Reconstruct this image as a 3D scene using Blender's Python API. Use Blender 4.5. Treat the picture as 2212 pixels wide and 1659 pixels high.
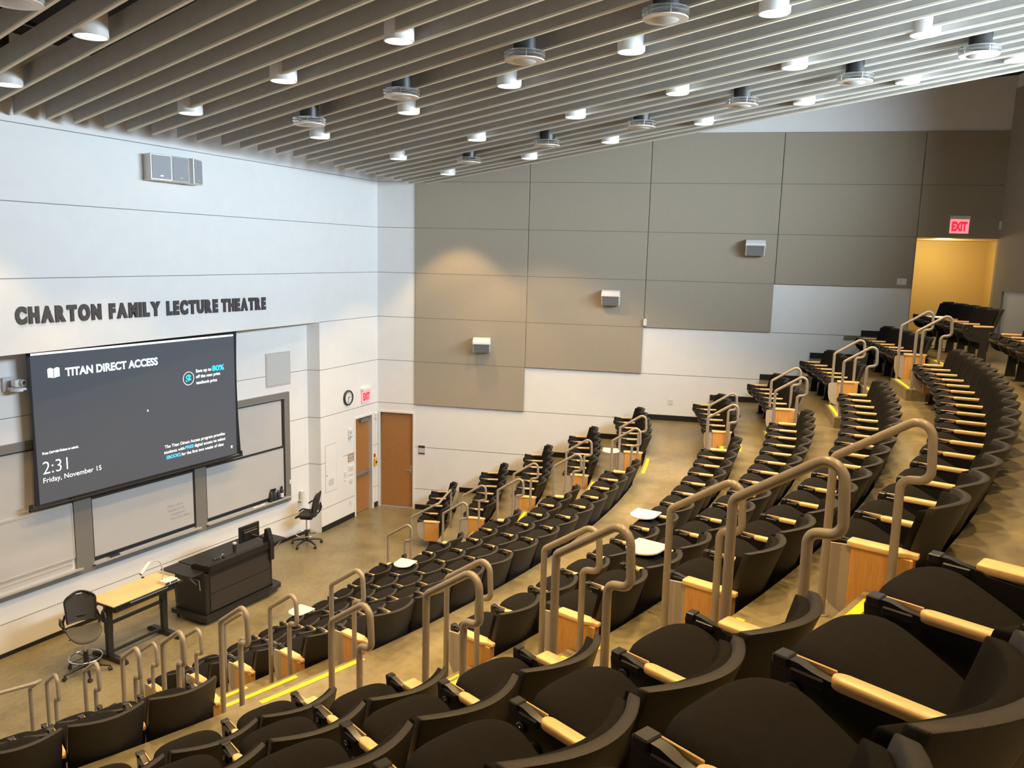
import bpy, bmesh, math, random
from mathutils import Vector, Matrix
PI = math.pi
D2R = PI/180
random.seed(7)
for o in list(bpy.data.objects):
    bpy.data.objects.remove(o)
SC = bpy.context.scene
COL = SC.collection

# ------------------------------------------------------------------ camera
F_PX = 1762.358
YAW, PIT, ROLL = 1.15823079, -0.158100823, 0.0245312964
CAM = Vector((-17.45098, -11.37855, 6.57638))
fw = Vector((math.sin(YAW)*math.cos(PIT), math.cos(YAW)*math.cos(PIT), math.sin(PIT)))
rt = fw.cross(Vector((0, 0, 1))).normalized()
up = rt.cross(fw)
r2 = math.cos(ROLL)*rt + math.sin(ROLL)*up
u2 = -math.sin(ROLL)*rt + math.cos(ROLL)*up
camd = bpy.data.cameras.new('camera')
cam = bpy.data.objects.new('camera', camd)
COL.objects.link(cam)
camd.sensor_fit = 'HORIZONTAL'
camd.sensor_width = 36.0
camd.lens = 36.0*F_PX/2212.0
camd.clip_start = 0.05
camd.clip_end = 200
M = Matrix(((r2.x, u2.x, -fw.x), (r2.y, u2.y, -fw.y), (r2.z, u2.z, -fw.z)))
cam.matrix_world = Matrix.Translation(CAM) @ M.to_4x4()
SC.camera = cam

# ------------------------------------------------------------------ world, view
w = bpy.data.worlds.new('world')
SC.world = w
w.use_nodes = True
bg = w.node_tree.nodes['Background']
bg.inputs[0].default_value = (0.75, 0.87, 1.0, 1)
bg.inputs[1].default_value = 0.35
SC.view_settings.view_transform = 'Standard'
SC.view_settings.look = 'None'
SC.view_settings.exposure = 0.0
SC.view_settings.gamma = 1.0
SC.view_settings.use_curve_mapping = False

# ------------------------------------------------------------------ room constants
CX, CY = -6.02, 10.33                       # centre of the seating arcs
SA = 0.206435                               # flare of the panelled side wall
SD = Vector((math.sin(SA), -math.cos(SA), 0))   # along the side wall, to the back
SN = Vector((math.cos(SA), math.sin(SA), 0))    # out of the room
P = 1.1                                     # wall panel pitch
BETA = 4.46*D2R                             # turn of the recessed whiteboard wall
UR = Vector((math.cos(BETA), -math.sin(BETA), 0))
NA = Vector((-math.sin(BETA), -math.cos(BETA), 0))
RO = Vector((-2.45, 0.30, 0))
RB = 25.66                                  # radius of the back wall
AZ = 75.0*D2R                               # direction of the ceiling baffles
SLD = Vector((-math.cos(AZ), -math.sin(AZ), 0))
WARM = (1.0, 0.64, 0.275)
COOL = (0.70, 0.86, 1.0)

def zceil(x, y):
    return 8.3 - 0.1*((x+5)*0.264 + (y+0.9)*0.965)

def area(name, loc, direction, sx, sy, power, color, spread=PI):
    l = bpy.data.lights.new(name, 'AREA')
    l.shape = 'RECTANGLE'
    l.size, l.size_y = sx, sy
    l.energy = power
    l.color = color
    l.spread = spread
    o = bpy.data.objects.new(name, l)
    COL.objects.link(o)
    o.location = loc
    o.rotation_euler = Vector(direction).to_track_quat('-Z', 'Y').to_euler()
    return o

# daylight through the clerestory window in the back wall
area('daylight_back', (-5.2, -14.6, 8.55), (0.05, 1, -0.02), 9.0, 1.1, 1000, COOL, 2.0)

# ------------------------------------------------------------------ materials
def newmat(name):
    m = bpy.data.materials.new(name)
    m.use_nodes = True
    return m, m.node_tree, m.node_tree.nodes['Principled BSDF']

def mat(name, col, rough=0.5, metal=0.0, noise=0.0, nscale=8.0, bump=0.0, bscale=60.0, spec=0.5, col2=None, stretch=None):
    m, nt, b = newmat(name)
    b.inputs['Roughness'].default_value = rough
    b.inputs['Metallic'].default_value = metal
    b.inputs['Specular IOR Level'].default_value = spec
    b.inputs['Base Color'].default_value = (*col, 1)
    tc = nt.nodes.new('ShaderNodeTexCoord')
    src = tc.outputs['Object']
    if stretch:
        mp = nt.nodes.new('ShaderNodeMapping')
        mp.inputs['Scale'].default_value = stretch
        nt.links.new(src, mp.inputs[0])
        src = mp.outputs[0]
    if noise > 0 or col2:
        n = nt.nodes.new('ShaderNodeTexNoise')
        n.inputs['Scale'].default_value = nscale
        n.inputs['Detail'].default_value = 6
        n.inputs['Roughness'].default_value = 0.6
        nt.links.new(src, n.inputs['Vector'])
        r = nt.nodes.new('ShaderNodeValToRGB')
        a = col2 if col2 else tuple(max(0, c*(1-noise)) for c in col)
        c = col if col2 else tuple(min(1, c*(1+noise)) for c in col)
        r.color_ramp.elements[0].color = (*a, 1)
        r.color_ramp.elements[0].position = 0.35
        r.color_ramp.elements[1].color = (*c, 1)
        r.color_ramp.elements[1].position = 0.65
        nt.links.new(n.outputs[0], r.inputs[0])
        nt.links.new(r.outputs[0], b.inputs['Base Color'])
    if bump > 0:
        n2 = nt.nodes.new('ShaderNodeTexNoise')
        n2.inputs['Scale'].default_value = bscale
        n2.inputs['Detail'].default_value = 3
        nt.links.new(src, n2.inputs['Vector'])
        bp = nt.nodes.new('ShaderNodeBump')
        bp.inputs['Strength'].default_value = bump
        bp.inputs['Distance'].default_value = 0.01
        nt.links.new(n2.outputs[0], bp.inputs['Height'])
        nt.links.new(bp.outputs[0], b.inputs['Normal'])
    return m

def emis(name, col, strength, base=None):
    m, nt, b = newmat(name)
    b.inputs['Base Color'].default_value = (*(base or col), 1)
    b.inputs['Emission Color'].default_value = (*col, 1)
    b.inputs['Emission Strength'].default_value = strength
    b.inputs['Roughness'].default_value = 0.6
    return m

def concrete():
    m, nt, b = newmat('concrete')
    tc = nt.nodes.new('ShaderNodeTexCoord')
    big = nt.nodes.new('ShaderNodeTexNoise')
    big.inputs['Scale'].default_value = 0.9
    big.inputs['Detail'].default_value = 8
    big.inputs['Roughness'].default_value = 0.62
    nt.links.new(tc.outputs['Object'], big.inputs['Vector'])
    r = nt.nodes.new('ShaderNodeValToRGB')
    e = r.color_ramp.elements
    e[0].position, e[0].color = 0.30, (0.140, 0.115, 0.062, 1)
    e[1].position, e[1].color = 0.72, (0.285, 0.25, 0.15, 1)
    x = e.new(0.5); x.color = (0.225, 0.195, 0.112, 1)
    nt.links.new(big.outputs[0], r.inputs[0])
    sm = nt.nodes.new('ShaderNodeTexNoise')
    sm.inputs['Scale'].default_value = 14
    sm.inputs['Detail'].default_value = 5
    nt.links.new(tc.outputs['Object'], sm.inputs['Vector'])
    r2_ = nt.nodes.new('ShaderNodeValToRGB')
    r2_.color_ramp.elements[0].position, r2_.color_ramp.elements[0].color = 0.30, (0.72, 0.71, 0.68, 1)
    r2_.color_ramp.elements[1].position, r2_.color_ramp.elements[1].color = 0.60, (1, 1, 1, 1)
    nt.links.new(sm.outputs[0], r2_.inputs[0])
    mx = nt.nodes.new('ShaderNodeMix')
    mx.data_type = 'RGBA'
    mx.blend_type = 'MULTIPLY'
    mx.inputs[0].default_value = 0.7
    nt.links.new(r.outputs[0], mx.inputs[6])
    nt.links.new(r2_.outputs[0], mx.inputs[7])
    nt.links.new(mx.outputs[2], b.inputs['Base Color'])
    rr = nt.nodes.new('ShaderNodeMapRange')
    rr.inputs[3].default_value = 0.22
    rr.inputs[4].default_value = 0.50
    nt.links.new(big.outputs[0], rr.inputs[0])
    nt.links.new(rr.outputs[0], b.inputs['Roughness'])
    return m

MT = {}
MT['concrete'] = concrete()
MT['white'] = mat('white_paint', (0.80, 0.795, 0.78), 0.6, noise=0.015, nscale=3)
MT['groove'] = mat('groove_shadow_gap', (0.22, 0.215, 0.21), 0.8)
MT['panel'] = mat('beige_fabric_panel', (0.37, 0.325, 0.255), 0.9, noise=0.03, nscale=30, bump=0.15, bscale=300, spec=0.2)
MT['panelgap'] = mat('panel_gap', (0.13, 0.115, 0.10), 0.9)
MT['base'] = mat('black_rubber_base', (0.012, 0.012, 0.013), 0.45)
MT['black'] = mat('black_void', (0.012, 0.012, 0.013), 0.9)
MT['channel'] = mat('dark_channel', (0.05, 0.055, 0.065), 0.5, metal=0.6)
MT['baffle'] = mat('grey_baffle', (0.40, 0.385, 0.35), 0.85, noise=0.05, nscale=6, stretch=(1, 1, 1))
MT['baffle_edge'] = mat('cream_baffle_edge', (0.78, 0.73, 0.60), 0.6)
MT['shell'] = mat('charcoal_plastic', (0.021, 0.019, 0.017), 0.48, bump=0.25, bscale=420, spec=0.35)
MT['fabric'] = mat('black_fabric', (0.0095, 0.009, 0.0088), 0.9, bump=0.3, bscale=500, spec=0.12, noise=0.12, nscale=40)
MT['pan'] = mat('dark_brown_pan', (0.060, 0.052, 0.040), 0.45)
MT['metal'] = mat('black_metal', (0.014, 0.014, 0.015), 0.32, spec=0.6)
MT['maple'] = mat('maple', (0.86, 0.60, 0.30), 0.32, col2=(0.74, 0.48, 0.21), nscale=9, stretch=(9, 1.2, 9))
MT['veneer'] = mat('maple_veneer', (0.62, 0.335, 0.105), 0.35, col2=(0.52, 0.265, 0.075), nscale=6, stretch=(9, 9, 0.9))
MT['door'] = mat('wood_door', (0.42, 0.195, 0.062), 0.4, col2=(0.33, 0.145, 0.042), nscale=5, stretch=(7, 7, 0.6))
MT['greylam'] = mat('grey_laminate', (0.40, 0.36, 0.31), 0.4)
MT['cream'] = mat('cream_laminate', (0.78, 0.70, 0.60), 0.35)
MT['rail'] = mat('taupe_paint', (0.265, 0.235, 0.195), 0.30, noise=0.05, nscale=20)
MT['yellow'] = mat('yellow_tape', (0.88, 0.63, 0.012), 0.55, noise=0.08, nscale=18)
MT['steel'] = mat('brushed_steel', (0.62, 0.60, 0.56), 0.32, metal=0.9)
MT['chrome'] = mat('chrome', (0.85, 0.85, 0.85), 0.12, metal=1.0)
MT['alu'] = mat('grey_aluminium', (0.235, 0.225, 0.205), 0.45, metal=0.2)
MT['alulight'] = mat('light_aluminium', (0.62, 0.60, 0.56), 0.4, metal=0.3)
MT['board'] = mat('whiteboard', (0.52, 0.515, 0.51), 0.18, noise=0.02, nscale=2.2)
MT['screenblack'] = mat('screen_black_border', (0.008, 0.009, 0.012), 0.6)
MT['offwhite'] = mat('offwhite_plastic', (0.76, 0.75, 0.73), 0.4)
MT['lightgrey'] = mat('light_grey_plastic', (0.55, 0.55, 0.54), 0.5)
MT['grille'] = mat('speaker_grille', (0.33, 0.34, 0.36), 0.6, noise=0.1, nscale=200)
MT['grille2'] = mat('side_speaker_grille', (0.24, 0.245, 0.255), 0.6, noise=0.1, nscale=200)
MT['letter'] = mat('dark_bronze', (0.066, 0.056, 0.056), 0.45)
MT['lect'] = mat('black_laminate', (0.016, 0.0155, 0.015), 0.38)
MT['lectpanel'] = mat('dark_panel', (0.030, 0.026, 0.022), 0.5)
MT['tabletop'] = mat('maple_laminate', (0.80, 0.57, 0.28), 0.3, noise=0.04, nscale=4)
MT['taupe'] = mat('tan_sign', (0.36, 0.265, 0.175), 0.5)
MT['yell2'] = mat('yellow_plastic', (0.80, 0.47, 0.05), 0.5)
MT['red'] = mat('red_plastic', (0.45, 0.03, 0.03), 0.5)
MT['navy'] = mat('navy_plastic', (0.02, 0.03, 0.10), 0.4)
MT['ochre'] = mat('ochre_paint', (0.66, 0.49, 0.20), 0.65)
MT['mesh'] = mat('black_mesh', (0.035, 0.031, 0.028), 0.7)
MT['meshseat'] = mat('grey_mesh_seat', (0.085, 0.078, 0.062), 0.75)
MT['lens'] = mat('black_glass', (0.005, 0.005, 0.006), 0.05)
MT['em_text'] = emis('projected_white', (0.92, 0.97, 1.0), 1.0)
MT['em_blue'] = emis('projected_blue', (0.08, 0.55, 1.0), 0.95)
MT['em_cyan'] = emis('projected_cyan', (0.03, 0.62, 1.0), 0.95)
MT['exit'] = emis('exit_panel', (1.0, 0.30, 0.33), 0.85, (0.8, 0.35, 0.35))
MT['exitred'] = emis('exit_letters', (0.95, 0.03, 0.08), 0.8, (0.6, 0.02, 0.04))
MT['lamp'] = emis('lamp_lens', (1.0, 0.95, 0.86), 7.0)
MT['dark'] = mat('dark_detail', (0.03, 0.03, 0.03), 0.5)
MT['marker'] = mat('marker_ink', (0.20, 0.19, 0.19), 0.7)

def glassmat():
    m, nt, b = newmat('clear_acrylic')
    b.inputs['Base Color'].default_value = (0.92, 0.94, 0.95, 1)
    b.inputs['Roughness'].default_value = 0.08
    b.inputs['Transmission Weight'].default_value = 0.9
    b.inputs['IOR'].default_value = 1.45
    return m
MT['glass'] = glassmat()

def screenmat():
    m, nt, b = newmat('projected_image')
    b.inputs['Base Color'].default_value = (0.075, 0.08, 0.092, 1)
    b.inputs['Roughness'].default_value = 0.8
    b.inputs['Emission Color'].default_value = (0.60, 0.68, 0.86, 1)
    b.inputs['Emission Strength'].default_value = 0.045
    return m
MT['screen'] = screenmat()

# ------------------------------------------------------------------ mesh helpers
class MB:
    def __init__(s):
        s.v, s.f, s.mi = [], [], []
        s.m = 0
    def add(s, vs, fs):
        n = len(s.v)
        s.v += [tuple(v) for v in vs]
        s.f += [tuple(i+n for i in f) for f in fs]
        s.mi += [s.m]*len(fs)
        return s
    def box(s, x0, x1, y0, y1, z0, z1, T=None, bev=0.0, seg=2):
        x0, x1 = min(x0, x1), max(x0, x1)
        y0, y1 = min(y0, y1), max(y0, y1)
        z0, z1 = min(z0, z1), max(z0, z1)
        if bev > 0:
            b = bmesh.new()
            bmesh.ops.create_cube(b, size=1)
            for v in b.verts:
                v.co = Vector(((x0+x1)/2+v.co.x*(x1-x0), (y0+y1)/2+v.co.y*(y1-y0), (z0+z1)/2+v.co.z*(z1-z0)))
            bmesh.ops.bevel(b, geom=list(b.edges), offset=bev, segments=seg, profile=0.5, affect='EDGES')
            b.verts.index_update()
            vs = [v.co.copy() for v in b.verts]
            fs = [[v.index for v in f.verts] for f in b.faces]
            b.free()
        else:
            vs = [Vector((x, y, z)) for z in (z0, z1) for y in (y0, y1) for x in (x0, x1)]
            fs = [(0, 2, 3, 1), (4, 5, 7, 6), (0, 1, 5, 4), (2, 6, 7, 3), (0, 4, 6, 2), (1, 3, 7, 5)]
        if T:
            vs = [T @ v for v in vs]
        return s.add(vs, fs)
    def prism(s, pts, axis, a, b, T=None):
        """extrude a 2D polygon; axis 'x': pts are (y,z); 'y': (x,z); 'z': (x,y)"""
        n = len(pts)
        def mk(p, t):
            return Vector((t, p[0], p[1])) if axis == 'x' else Vector((p[0], t, p[1])) if axis == 'y' else Vector((p[0], p[1], t))
        vs = [mk(p, a) for p in pts]+[mk(p, b) for p in pts]
        if T:
            vs = [T @ v for v in vs]
        ar = sum(pts[i][0]*pts[(i+1) % n][1]-pts[(i+1) % n][0]*pts[i][1] for i in range(n))
        flip = (ar < 0) ^ (axis == 'y') ^ (b < a)
        fs = [tuple(range(n))[::-1], tuple(range(n, 2*n))]+[(i, (i+1) % n, n+(i+1) % n, n+i) for i in range(n)]
        if flip:
            fs = [f[::-1] for f in fs]
        return s.add(vs, fs)
    def lathe(s, prof, n=24, T=None, cap=True):
        vs = []
        for r, z in prof:
            for i in range(n):
                a = 2*PI*i/n
                vs.append(Vector((r*math.cos(a), r*math.sin(a), z)))
        fs = []
        for j in range(len(prof)-1):
            for i in range(n):
                k = (i+1) % n
                fs.append((j*n+i, j*n+k, (j+1)*n+k, (j+1)*n+i))
        if cap:
            fs.append(tuple(range(n))[::-1])
            fs.append(tuple(range((len(prof)-1)*n, len(prof)*n)))
        if T:
            vs = [T @ v for v in vs]
        return s.add(vs, fs)
    def tube(s, pts, r, n=10, T=None, closed=False):
        pts = [Vector(p) for p in pts]
        N = len(pts)
        rs = r if isinstance(r, (list, tuple)) else [r]*N
        vs, fs = [], []
        ref = None
        for i in range(N):
            if closed:
                t = (pts[(i+1) % N]-pts[i-1]).normalized()
            else:
                t = (pts[min(i+1, N-1)]-pts[max(i-1, 0)]).normalized()
            if ref is None:
                ref = Vector((0, 0, 1)) if abs(t.z) < 0.9 else Vector((1, 0, 0))
            a = (ref-t*ref.dot(t))
            if a.length < 1e-6:
                a = t.orthogonal()
            a.normalize()
            ref = a
            b = t.cross(a)
            for k in range(n):
                an = 2*PI*k/n
                vs.append(pts[i]+(a*math.cos(an)+b*math.sin(an))*rs[i])
        for i in range(N if closed else N-1):
            j = (i+1) % N
            for k in range(n):
                l = (k+1) % n
                fs.append((i*n+k, i*n+l, j*n+l, j*n+k))
        if not closed:
            fs.append(tuple(range(n))[::-1])
            fs.append(tuple(range((N-1)*n, N*n)))
        if T:
            vs = [T @ v for v in vs]
        return s.add(vs, fs)
    def grid(s, fn, nu, nv, flip=False):
        vs = [fn(i/nu, j/nv) for j in range(nv+1) for i in range(nu+1)]
        fs = []
        for j in range(nv):
            for i in range(nu):
                a = j*(nu+1)+i
                f = (a, a+1, a+nu+2, a+nu+1)
                fs.append(f[::-1] if flip else f)
        return s.add(vs, fs)
    def mesh(s, name, mats, smooth=0):
        me = bpy.data.meshes.new(name)
        me.from_pydata(s.v, [], s.f)
        for m in (mats if isinstance(mats, (list, tuple)) else [mats]):
            me.materials.append(m)
        if any(s.mi):
            me.polygons.foreach_set('material_index', s.mi)
        if smooth:
            me.polygons.foreach_set('use_smooth', [True]*len(me.polygons))
            me.set_sharp_from_angle(angle=smooth*D2R)
        me.update()
        return me

def link(name, me, parent=None):
    o = bpy.data.objects.new(name, me)
    COL.objects.link(o)
    if parent:
        o.parent = parent
    return o

def obj(name, mb, mats, parent=None, smooth=0, label=None):
    o = link(name, mb.mesh(name, mats, smooth), parent)
    if label:
        o['label'] = label
    return o

def struct(name, mb, mats, parent=None, smooth=0):
    o = obj(name, mb, mats, parent, smooth)
    if not parent:
        o['kind'] = 'structure'
    return o

def tag(o, label, cat, group=None):
    o['label'] = label
    o['category'] = cat
    if group:
        o['group'] = group
    return o

def thing(name, label, cat, loc=(0, 0, 0), rz=0.0, group=None):
    o = bpy.data.objects.new(name, None)
    o.empty_display_size = 0.1
    COL.objects.link(o)
    o.location = loc
    o.rotation_euler = (0, 0, rz)
    return tag(o, label, cat, group)

def fillet(pts, rad, n=6):
    pts = [Vector(p) for p in pts]
    out = [pts[0]]
    for i in range(1, len(pts)-1):
        a, b, c = pts[i-1], pts[i], pts[i+1]
        d1, d2 = (a-b), (c-b)
        l1, l2 = d1.length, d2.length
        d1.normalize(); d2.normalize()
        ang = d1.angle(d2)
        if abs(ang-PI) < 0.02:
            out.append(b)
            continue
        r = rad[i-1] if isinstance(rad, (list, tuple)) else rad
        t = min(r/math.tan(ang/2), l1*0.49, l2*0.49)
        p1, p2 = b+d1*t, b+d2*t
        rr = t*math.tan(ang/2)
        ctr = b+(d1+d2).normalized()*(rr/math.sin(ang/2))
        v1, v2 = (p1-ctr), (p2-ctr)
        tot = v1.angle(v2)
        for k in range(n+1):
            f = k/n
            out.append(ctr+(v1*math.sin((1-f)*tot)+v2*math.sin(f*tot))/math.sin(tot))
    out.append(pts[-1])
    return out

def polar(phi, r, z=0.0):
    a = phi*D2R
    return Vector((CX+r*math.sin(a), CY-r*math.cos(a), z))

def textmesh(txt, size, sx=1.0, bold=0.0, depth=0.0, align='LEFT', shear=0.0):
    c = bpy.data.curves.new('text', 'FONT')
    c.body = txt
    c.size = size
    c.offset = bold
    c.extrude = depth
    c.shear = shear
    c.align_x = align
    c.resolution_u = 4
    o = bpy.data.objects.new('text', c)
    COL.objects.link(o)
    bpy.context.view_layer.update()
    dg = bpy.context.evaluated_depsgraph_get()
    me = bpy.data.meshes.new_from_object(o.evaluated_get(dg))
    bpy.data.objects.remove(o)
    bpy.data.curves.remove(c)
    for v in me.vertices:
        v.co.x *= sx
    return me

def bounds(me):
    xs = [v.co.x for v in me.vertices]
    ys = [v.co.y for v in me.vertices]
    return min(xs), max(xs), min(ys), max(ys)

def fit(me, x0, x1, y0=None, y1=None):
    """scale and shift a text mesh so that it spans x0..x1 (and y0..y1)"""
    a, b, c, d = bounds(me)
    kx = (x1-x0)/(b-a)
    for v in me.vertices:
        v.co.x = x0+(v.co.x-a)*kx
        if y0 is not None:
            v.co.y = y0+(v.co.y-c)*(y1-y0)/(d-c)
    return me

def wallframe(o, ux, n):
    """matrix: local x along the wall, local y up, local z out of the wall"""
    ux, n = Vector(ux).normalized(), Vector(n).normalized()
    return Matrix(((ux.x, 0, n.x, o[0]), (ux.y, 0, n.y, o[1]), (ux.z, 1, n.z, o[2]), (0, 0, 0, 1)))

F_FRONT = wallframe((0, 0, 0), (1, 0, 0), (0, -1, 0))        # local (x, z, out of wall)
F_REC = wallframe(RO, UR, NA)
F_SIDE = wallframe((0, 0, 0), SD, -SN)                       # local (s, z, into the room)
def place(o, F, x=0.0, y=0.0, z=0.0):
    o.matrix_world = F @ Matrix.Translation((x, y, z))
    return o

def clip(me, co, no):
    b = bmesh.new()
    b.from_mesh(me)
    bmesh.ops.bisect_plane(b, geom=b.verts[:]+b.edges[:]+b.faces[:], plane_co=co, plane_no=no, clear_outer=True)
    b.to_mesh(me)
    b.free()
    me.update()

# ------------------------------------------------------------------ rows of seats
LET = 'ABCDEFGHIJ'
TZ = {k: 0.55*i for i, k in enumerate(LET)}
RA = dict(A=13.66, B=14.77, C=15.83, D=16.88, E=17.91, F=19.55, G=20.62, H=21.66, I=22.70, J=23.66)
EDGE = {k: RA[LET[i-1]]+0.40 for i, k in enumerate(LET) if i}
EDGE['J'] = 23.09
MID = dict(A=(-16.39, 5.77, 9), B=(-16.26, 6.10, 10), C=(-16.32, 6.39, 11), D=(-16.52, 6.69, 12), E=(-16.40, 6.91, 13),
           F=(-16.52, 6.98, 14), G=(-16.67, 6.85, 15), H=(-16.71, 7.07, 16), I=(-16.86, 6.93, 17))
FAR = dict(A=(16.73, 26.64, 4), B=(12.19, 25.99, 6), C=(12.16, 24.94, 6), D=(11.99, 23.88, 6), E=(11.94, 22.88, 6),
           F=(11.53, 19.75, 5), G=(10.81, 18.60, 5), H=(11.0, 18.4, 5), I=(10.85, 17.95, 5), J=(10.16, 16.95, 5))
NEARR = {k: MID[LET[LET.index(k)-1]][0]-0.15 for k in LET[1:]}
NEARL = {k: NEARR[k]-1.32/EDGE[k]/D2R for k in LET[1:]}
FARL = {k: MID[LET[LET.index(k)-1]][1]+0.60 for k in LET[1:]}
FARR = {k: FARL[k]+1.35/EDGE[k]/D2R for k in LET[1:]}
STEP = 0.55/3

# ------------------------------------------------------------------ floor with terraces
LEFTC = Vector((-14.4, 0.35, 0))
LEFTD = Vector((-0.367, -0.930, 0)).normalized()
LEFTN = Vector((-LEFTD.y, LEFTD.x, 0))      # out of the room on the left side
if LEFTN.dot(Vector((1, 0, 0))) > 0:
    LEFTN = -LEFTN

def sector(mb, ph0, ph1, ra, rb, z0, z1, step=1.0):
    n = max(1, int(abs(ph1-ph0)/step))
    for (r, z, rr, zz) in ((ra, z0, ra, z1), (ra, z1, rb, z1)):
        mb.grid(lambda u, v: polar(ph0+(ph1-ph0)*u, r+(rr-r)*v, z+(zz-z)*v), n, 1)

mb = MB()
mb.add([(-16.5, 2.0, 0), (-16.5, -6.2, 0), (5.0, -6.2, 0), (5.0, 2.0, 0)], [(0, 1, 2, 3)])
for i, k in enumerate(LET[1:], 1):
    rb = EDGE[LET[i+1]] if k != 'J' else RB+0.05
    sector(mb, -42, 34, EDGE[k], rb, TZ[LET[i-1]], TZ[k])
me = mb.mesh('floor', MT['concrete'])
b_ = bmesh.new(); b_.from_mesh(me)
bmesh.ops.bisect_plane(b_, geom=b_.verts[:]+b_.edges[:]+b_.faces[:], plane_co=SN*0.03, plane_no=SN, clear_outer=True)
bmesh.ops.bisect_plane(b_, geom=b_.verts[:]+b_.edges[:]+b_.faces[:], plane_co=LEFTC+LEFTN*0.03, plane_no=LEFTN, clear_outer=True)
b_.to_mesh(me); b_.free()
FLOOR = link('floor', me)
FLOOR['kind'] = 'structure'
# joint lines cast in the stage floor
mb = MB()
for (a, b) in (((-6.5, -0.72), (-6.36, -2.42)), ((-3.73, -0.58), (-3.70, -2.9)), ((-9.2, -2.05), (-1.0, -2.55))):
    a, b = Vector((*a, 0)), Vector((*b, 0))
    n = (b-a).cross(Vector((0, 0, 1))).normalized()*0.006
    mb.add([a-n+Vector((0, 0, .002)), b-n+Vector((0, 0, .002)), b+n+Vector((0, 0, .002)), a+n+Vector((0, 0, .002))], [(0, 1, 2, 3)])
obj('floor_joint', mb, MT['groove'], FLOOR)

def steps(k, ph0, ph1):
    mb = MB()
    R, T = EDGE[k], TZ[k]
    for d, dz in ((0.58, 2*STEP), (0.29, STEP)):
        ra, z1, z0 = R-d, T-dz, TZ[LET[LET.index(k)-1]]-0.002
        n = 4
        mb.grid(lambda u, v: polar(ph0+(ph1-ph0)*u, ra, z0+(z1-z0)*v), n, 1)
        mb.grid(lambda u, v: polar(ph0+(ph1-ph0)*u, ra+(R-ra+0.01)*v, z1), n, 1)
        mb.grid(lambda u, v: polar(ph0, ra+(R-ra+0.01)*u, z0+(z1-z0)*v), 1, 1, True)
        mb.grid(lambda u, v: polar(ph1, ra+(R-ra+0.01)*u, z0+(z1-z0)*v), 1, 1)
    obj('aisle_step', mb, MT['concrete'], FLOOR)
    for d, dz in ((0.58, 2*STEP), (0.29, STEP), (0.0, 0.0)):
        m2 = MB()
        ra, z1 = R-d+0.035, T-dz+0.003
        e = 0.12/R/D2R
        m2.grid(lambda u, v: polar(ph0+e+(ph1-ph0-2*e)*u, ra+0.055*v, z1), 6, 1)
        obj('nosing_tape', m2, MT['yellow'], FLOOR, label='yellow tape along the edge of a concrete step')
for k in LET[1:]:
    steps(k, NEARL[k], NEARR[k])
    steps(k, FARL[k], FARR[k])

# ------------------------------------------------------------------ walls
def groovewall(F, xs, zs, holes, mats, name, thick=0.15, lines=(), vlines=()):
    """a wall slab in frame F made of cells between xs and zs, leaving out holes; grooves are thin dark strips set in the face"""
    mb = MB()
    for i in range(len(xs)-1):
        for j in range(len(zs)-1):
            xm, zm = (xs[i]+xs[i+1])/2, (zs[j]+zs[j+1])/2
            if any(h[0] < xm < h[1] and h[2] < zm < h[3] for h in holes):
                continue
            mb.box(xs[i], xs[i+1], zs[j], zs[j+1], -thick, 0, F)
    mb.m = 1
    for (x0, x1, z) in lines:
        mb.box(x0, x1, z-0.006, z+0.006, -0.01, 0.0015, F)
    for (x, z0, z1) in vlines:
        mb.box(x-0.006, x+0.006, z0, z1, -0.01, 0.0015, F)
    return struct(name, mb, mats)

KZ = [0.55+1.1*k for k in range(10)]
WG = [MT['white'], MT['groove']]
DL0, DL1, DTOP = -1.00, -0.28, 2.47          # door in the front wall
groovewall(F_FRONT, [-14.6, -12.6, -2.38, DL0, DL1, 0.06], [0, DTOP, 4.95, 11.2],
           [(-12.6, -2.38, 0, 4.95), (DL0, DL1, 0, DTOP)], WG, 'wall_front',
           lines=[(-14.6, 0, z) for z in KZ[5:8]]+[(-14.6, -12.6, 4.95), (-2.38, 0, 4.95)] +
                 [(-2.38, 0, z) for z in KZ[2:4]]+[(-2.38, -2.20, 1.65), (-1.52, DL0-.05, 1.65), (-2.38, DL0-.05, .55), (DL1+.05, 0, 1.65), (DL1+.05, 0, .55)])
# recessed whiteboard wall, its soffit and its right return
groovewall(F_REC, [-10.3, 0.0], [-0.06, 5.4], [], WG, 'wall_recess', 0.12,
           lines=[(-10.3, 0, z) for z in (3.85, .55)]+[(-.66, 0, z) for z in (2.75, 1.65)])
mb = MB()
mb.prism([(-2.3805, 0.0015), (-2.45, 0.30), (-2.382, 0.30)], 'z', -0.06, 4.95)
mb.m = 1
for z in KZ[:4]:
    mb.add([(-2.3812, 0.0, z-.006), (-2.4512, 0.30, z-.006), (-2.4512, 0.30, z+.006), (-2.3812, 0, z+.006)], [(0, 1, 2, 3)])
struct('wall_return', mb, WG)
# panelled side wall
SB = 14.05
OP0, OP1, OPZ = 12.38, 14.03, 7.14
SD0, SD1, SDT = 0.07, 0.95, 2.50
groovewall(F_SIDE, [0, SD0, SD1, OP0, OP1, SB], [-0.02, SDT, 4.95, OPZ, 11.6],
           [(SD0, SD1, -1, SDT), (OP0, OP1, 4.95, OPZ)], WG, 'wall_right',
           lines=[(0, 1.0, z) for z in KZ[2:8]]+[(1.0, SB, 1.65), (1.0, 6.0, .55), (3.8, SB, 2.75), (6.6, SB, 3.85), (9.5, OP0, 4.95), (1.02, 3.0, 2.75)])
# curved back wall
mb = MB()
mb.grid(lambda u, v: polar(20.27-66*u, RB, 4.9+7.0*v), 60, 1, True)
mb.grid(lambda u, v: polar(20.27-66*u, RB+.15, 4.9+7.0*v), 60, 1)
struct('wall_back', mb, MT['white'], smooth=30)
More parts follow.
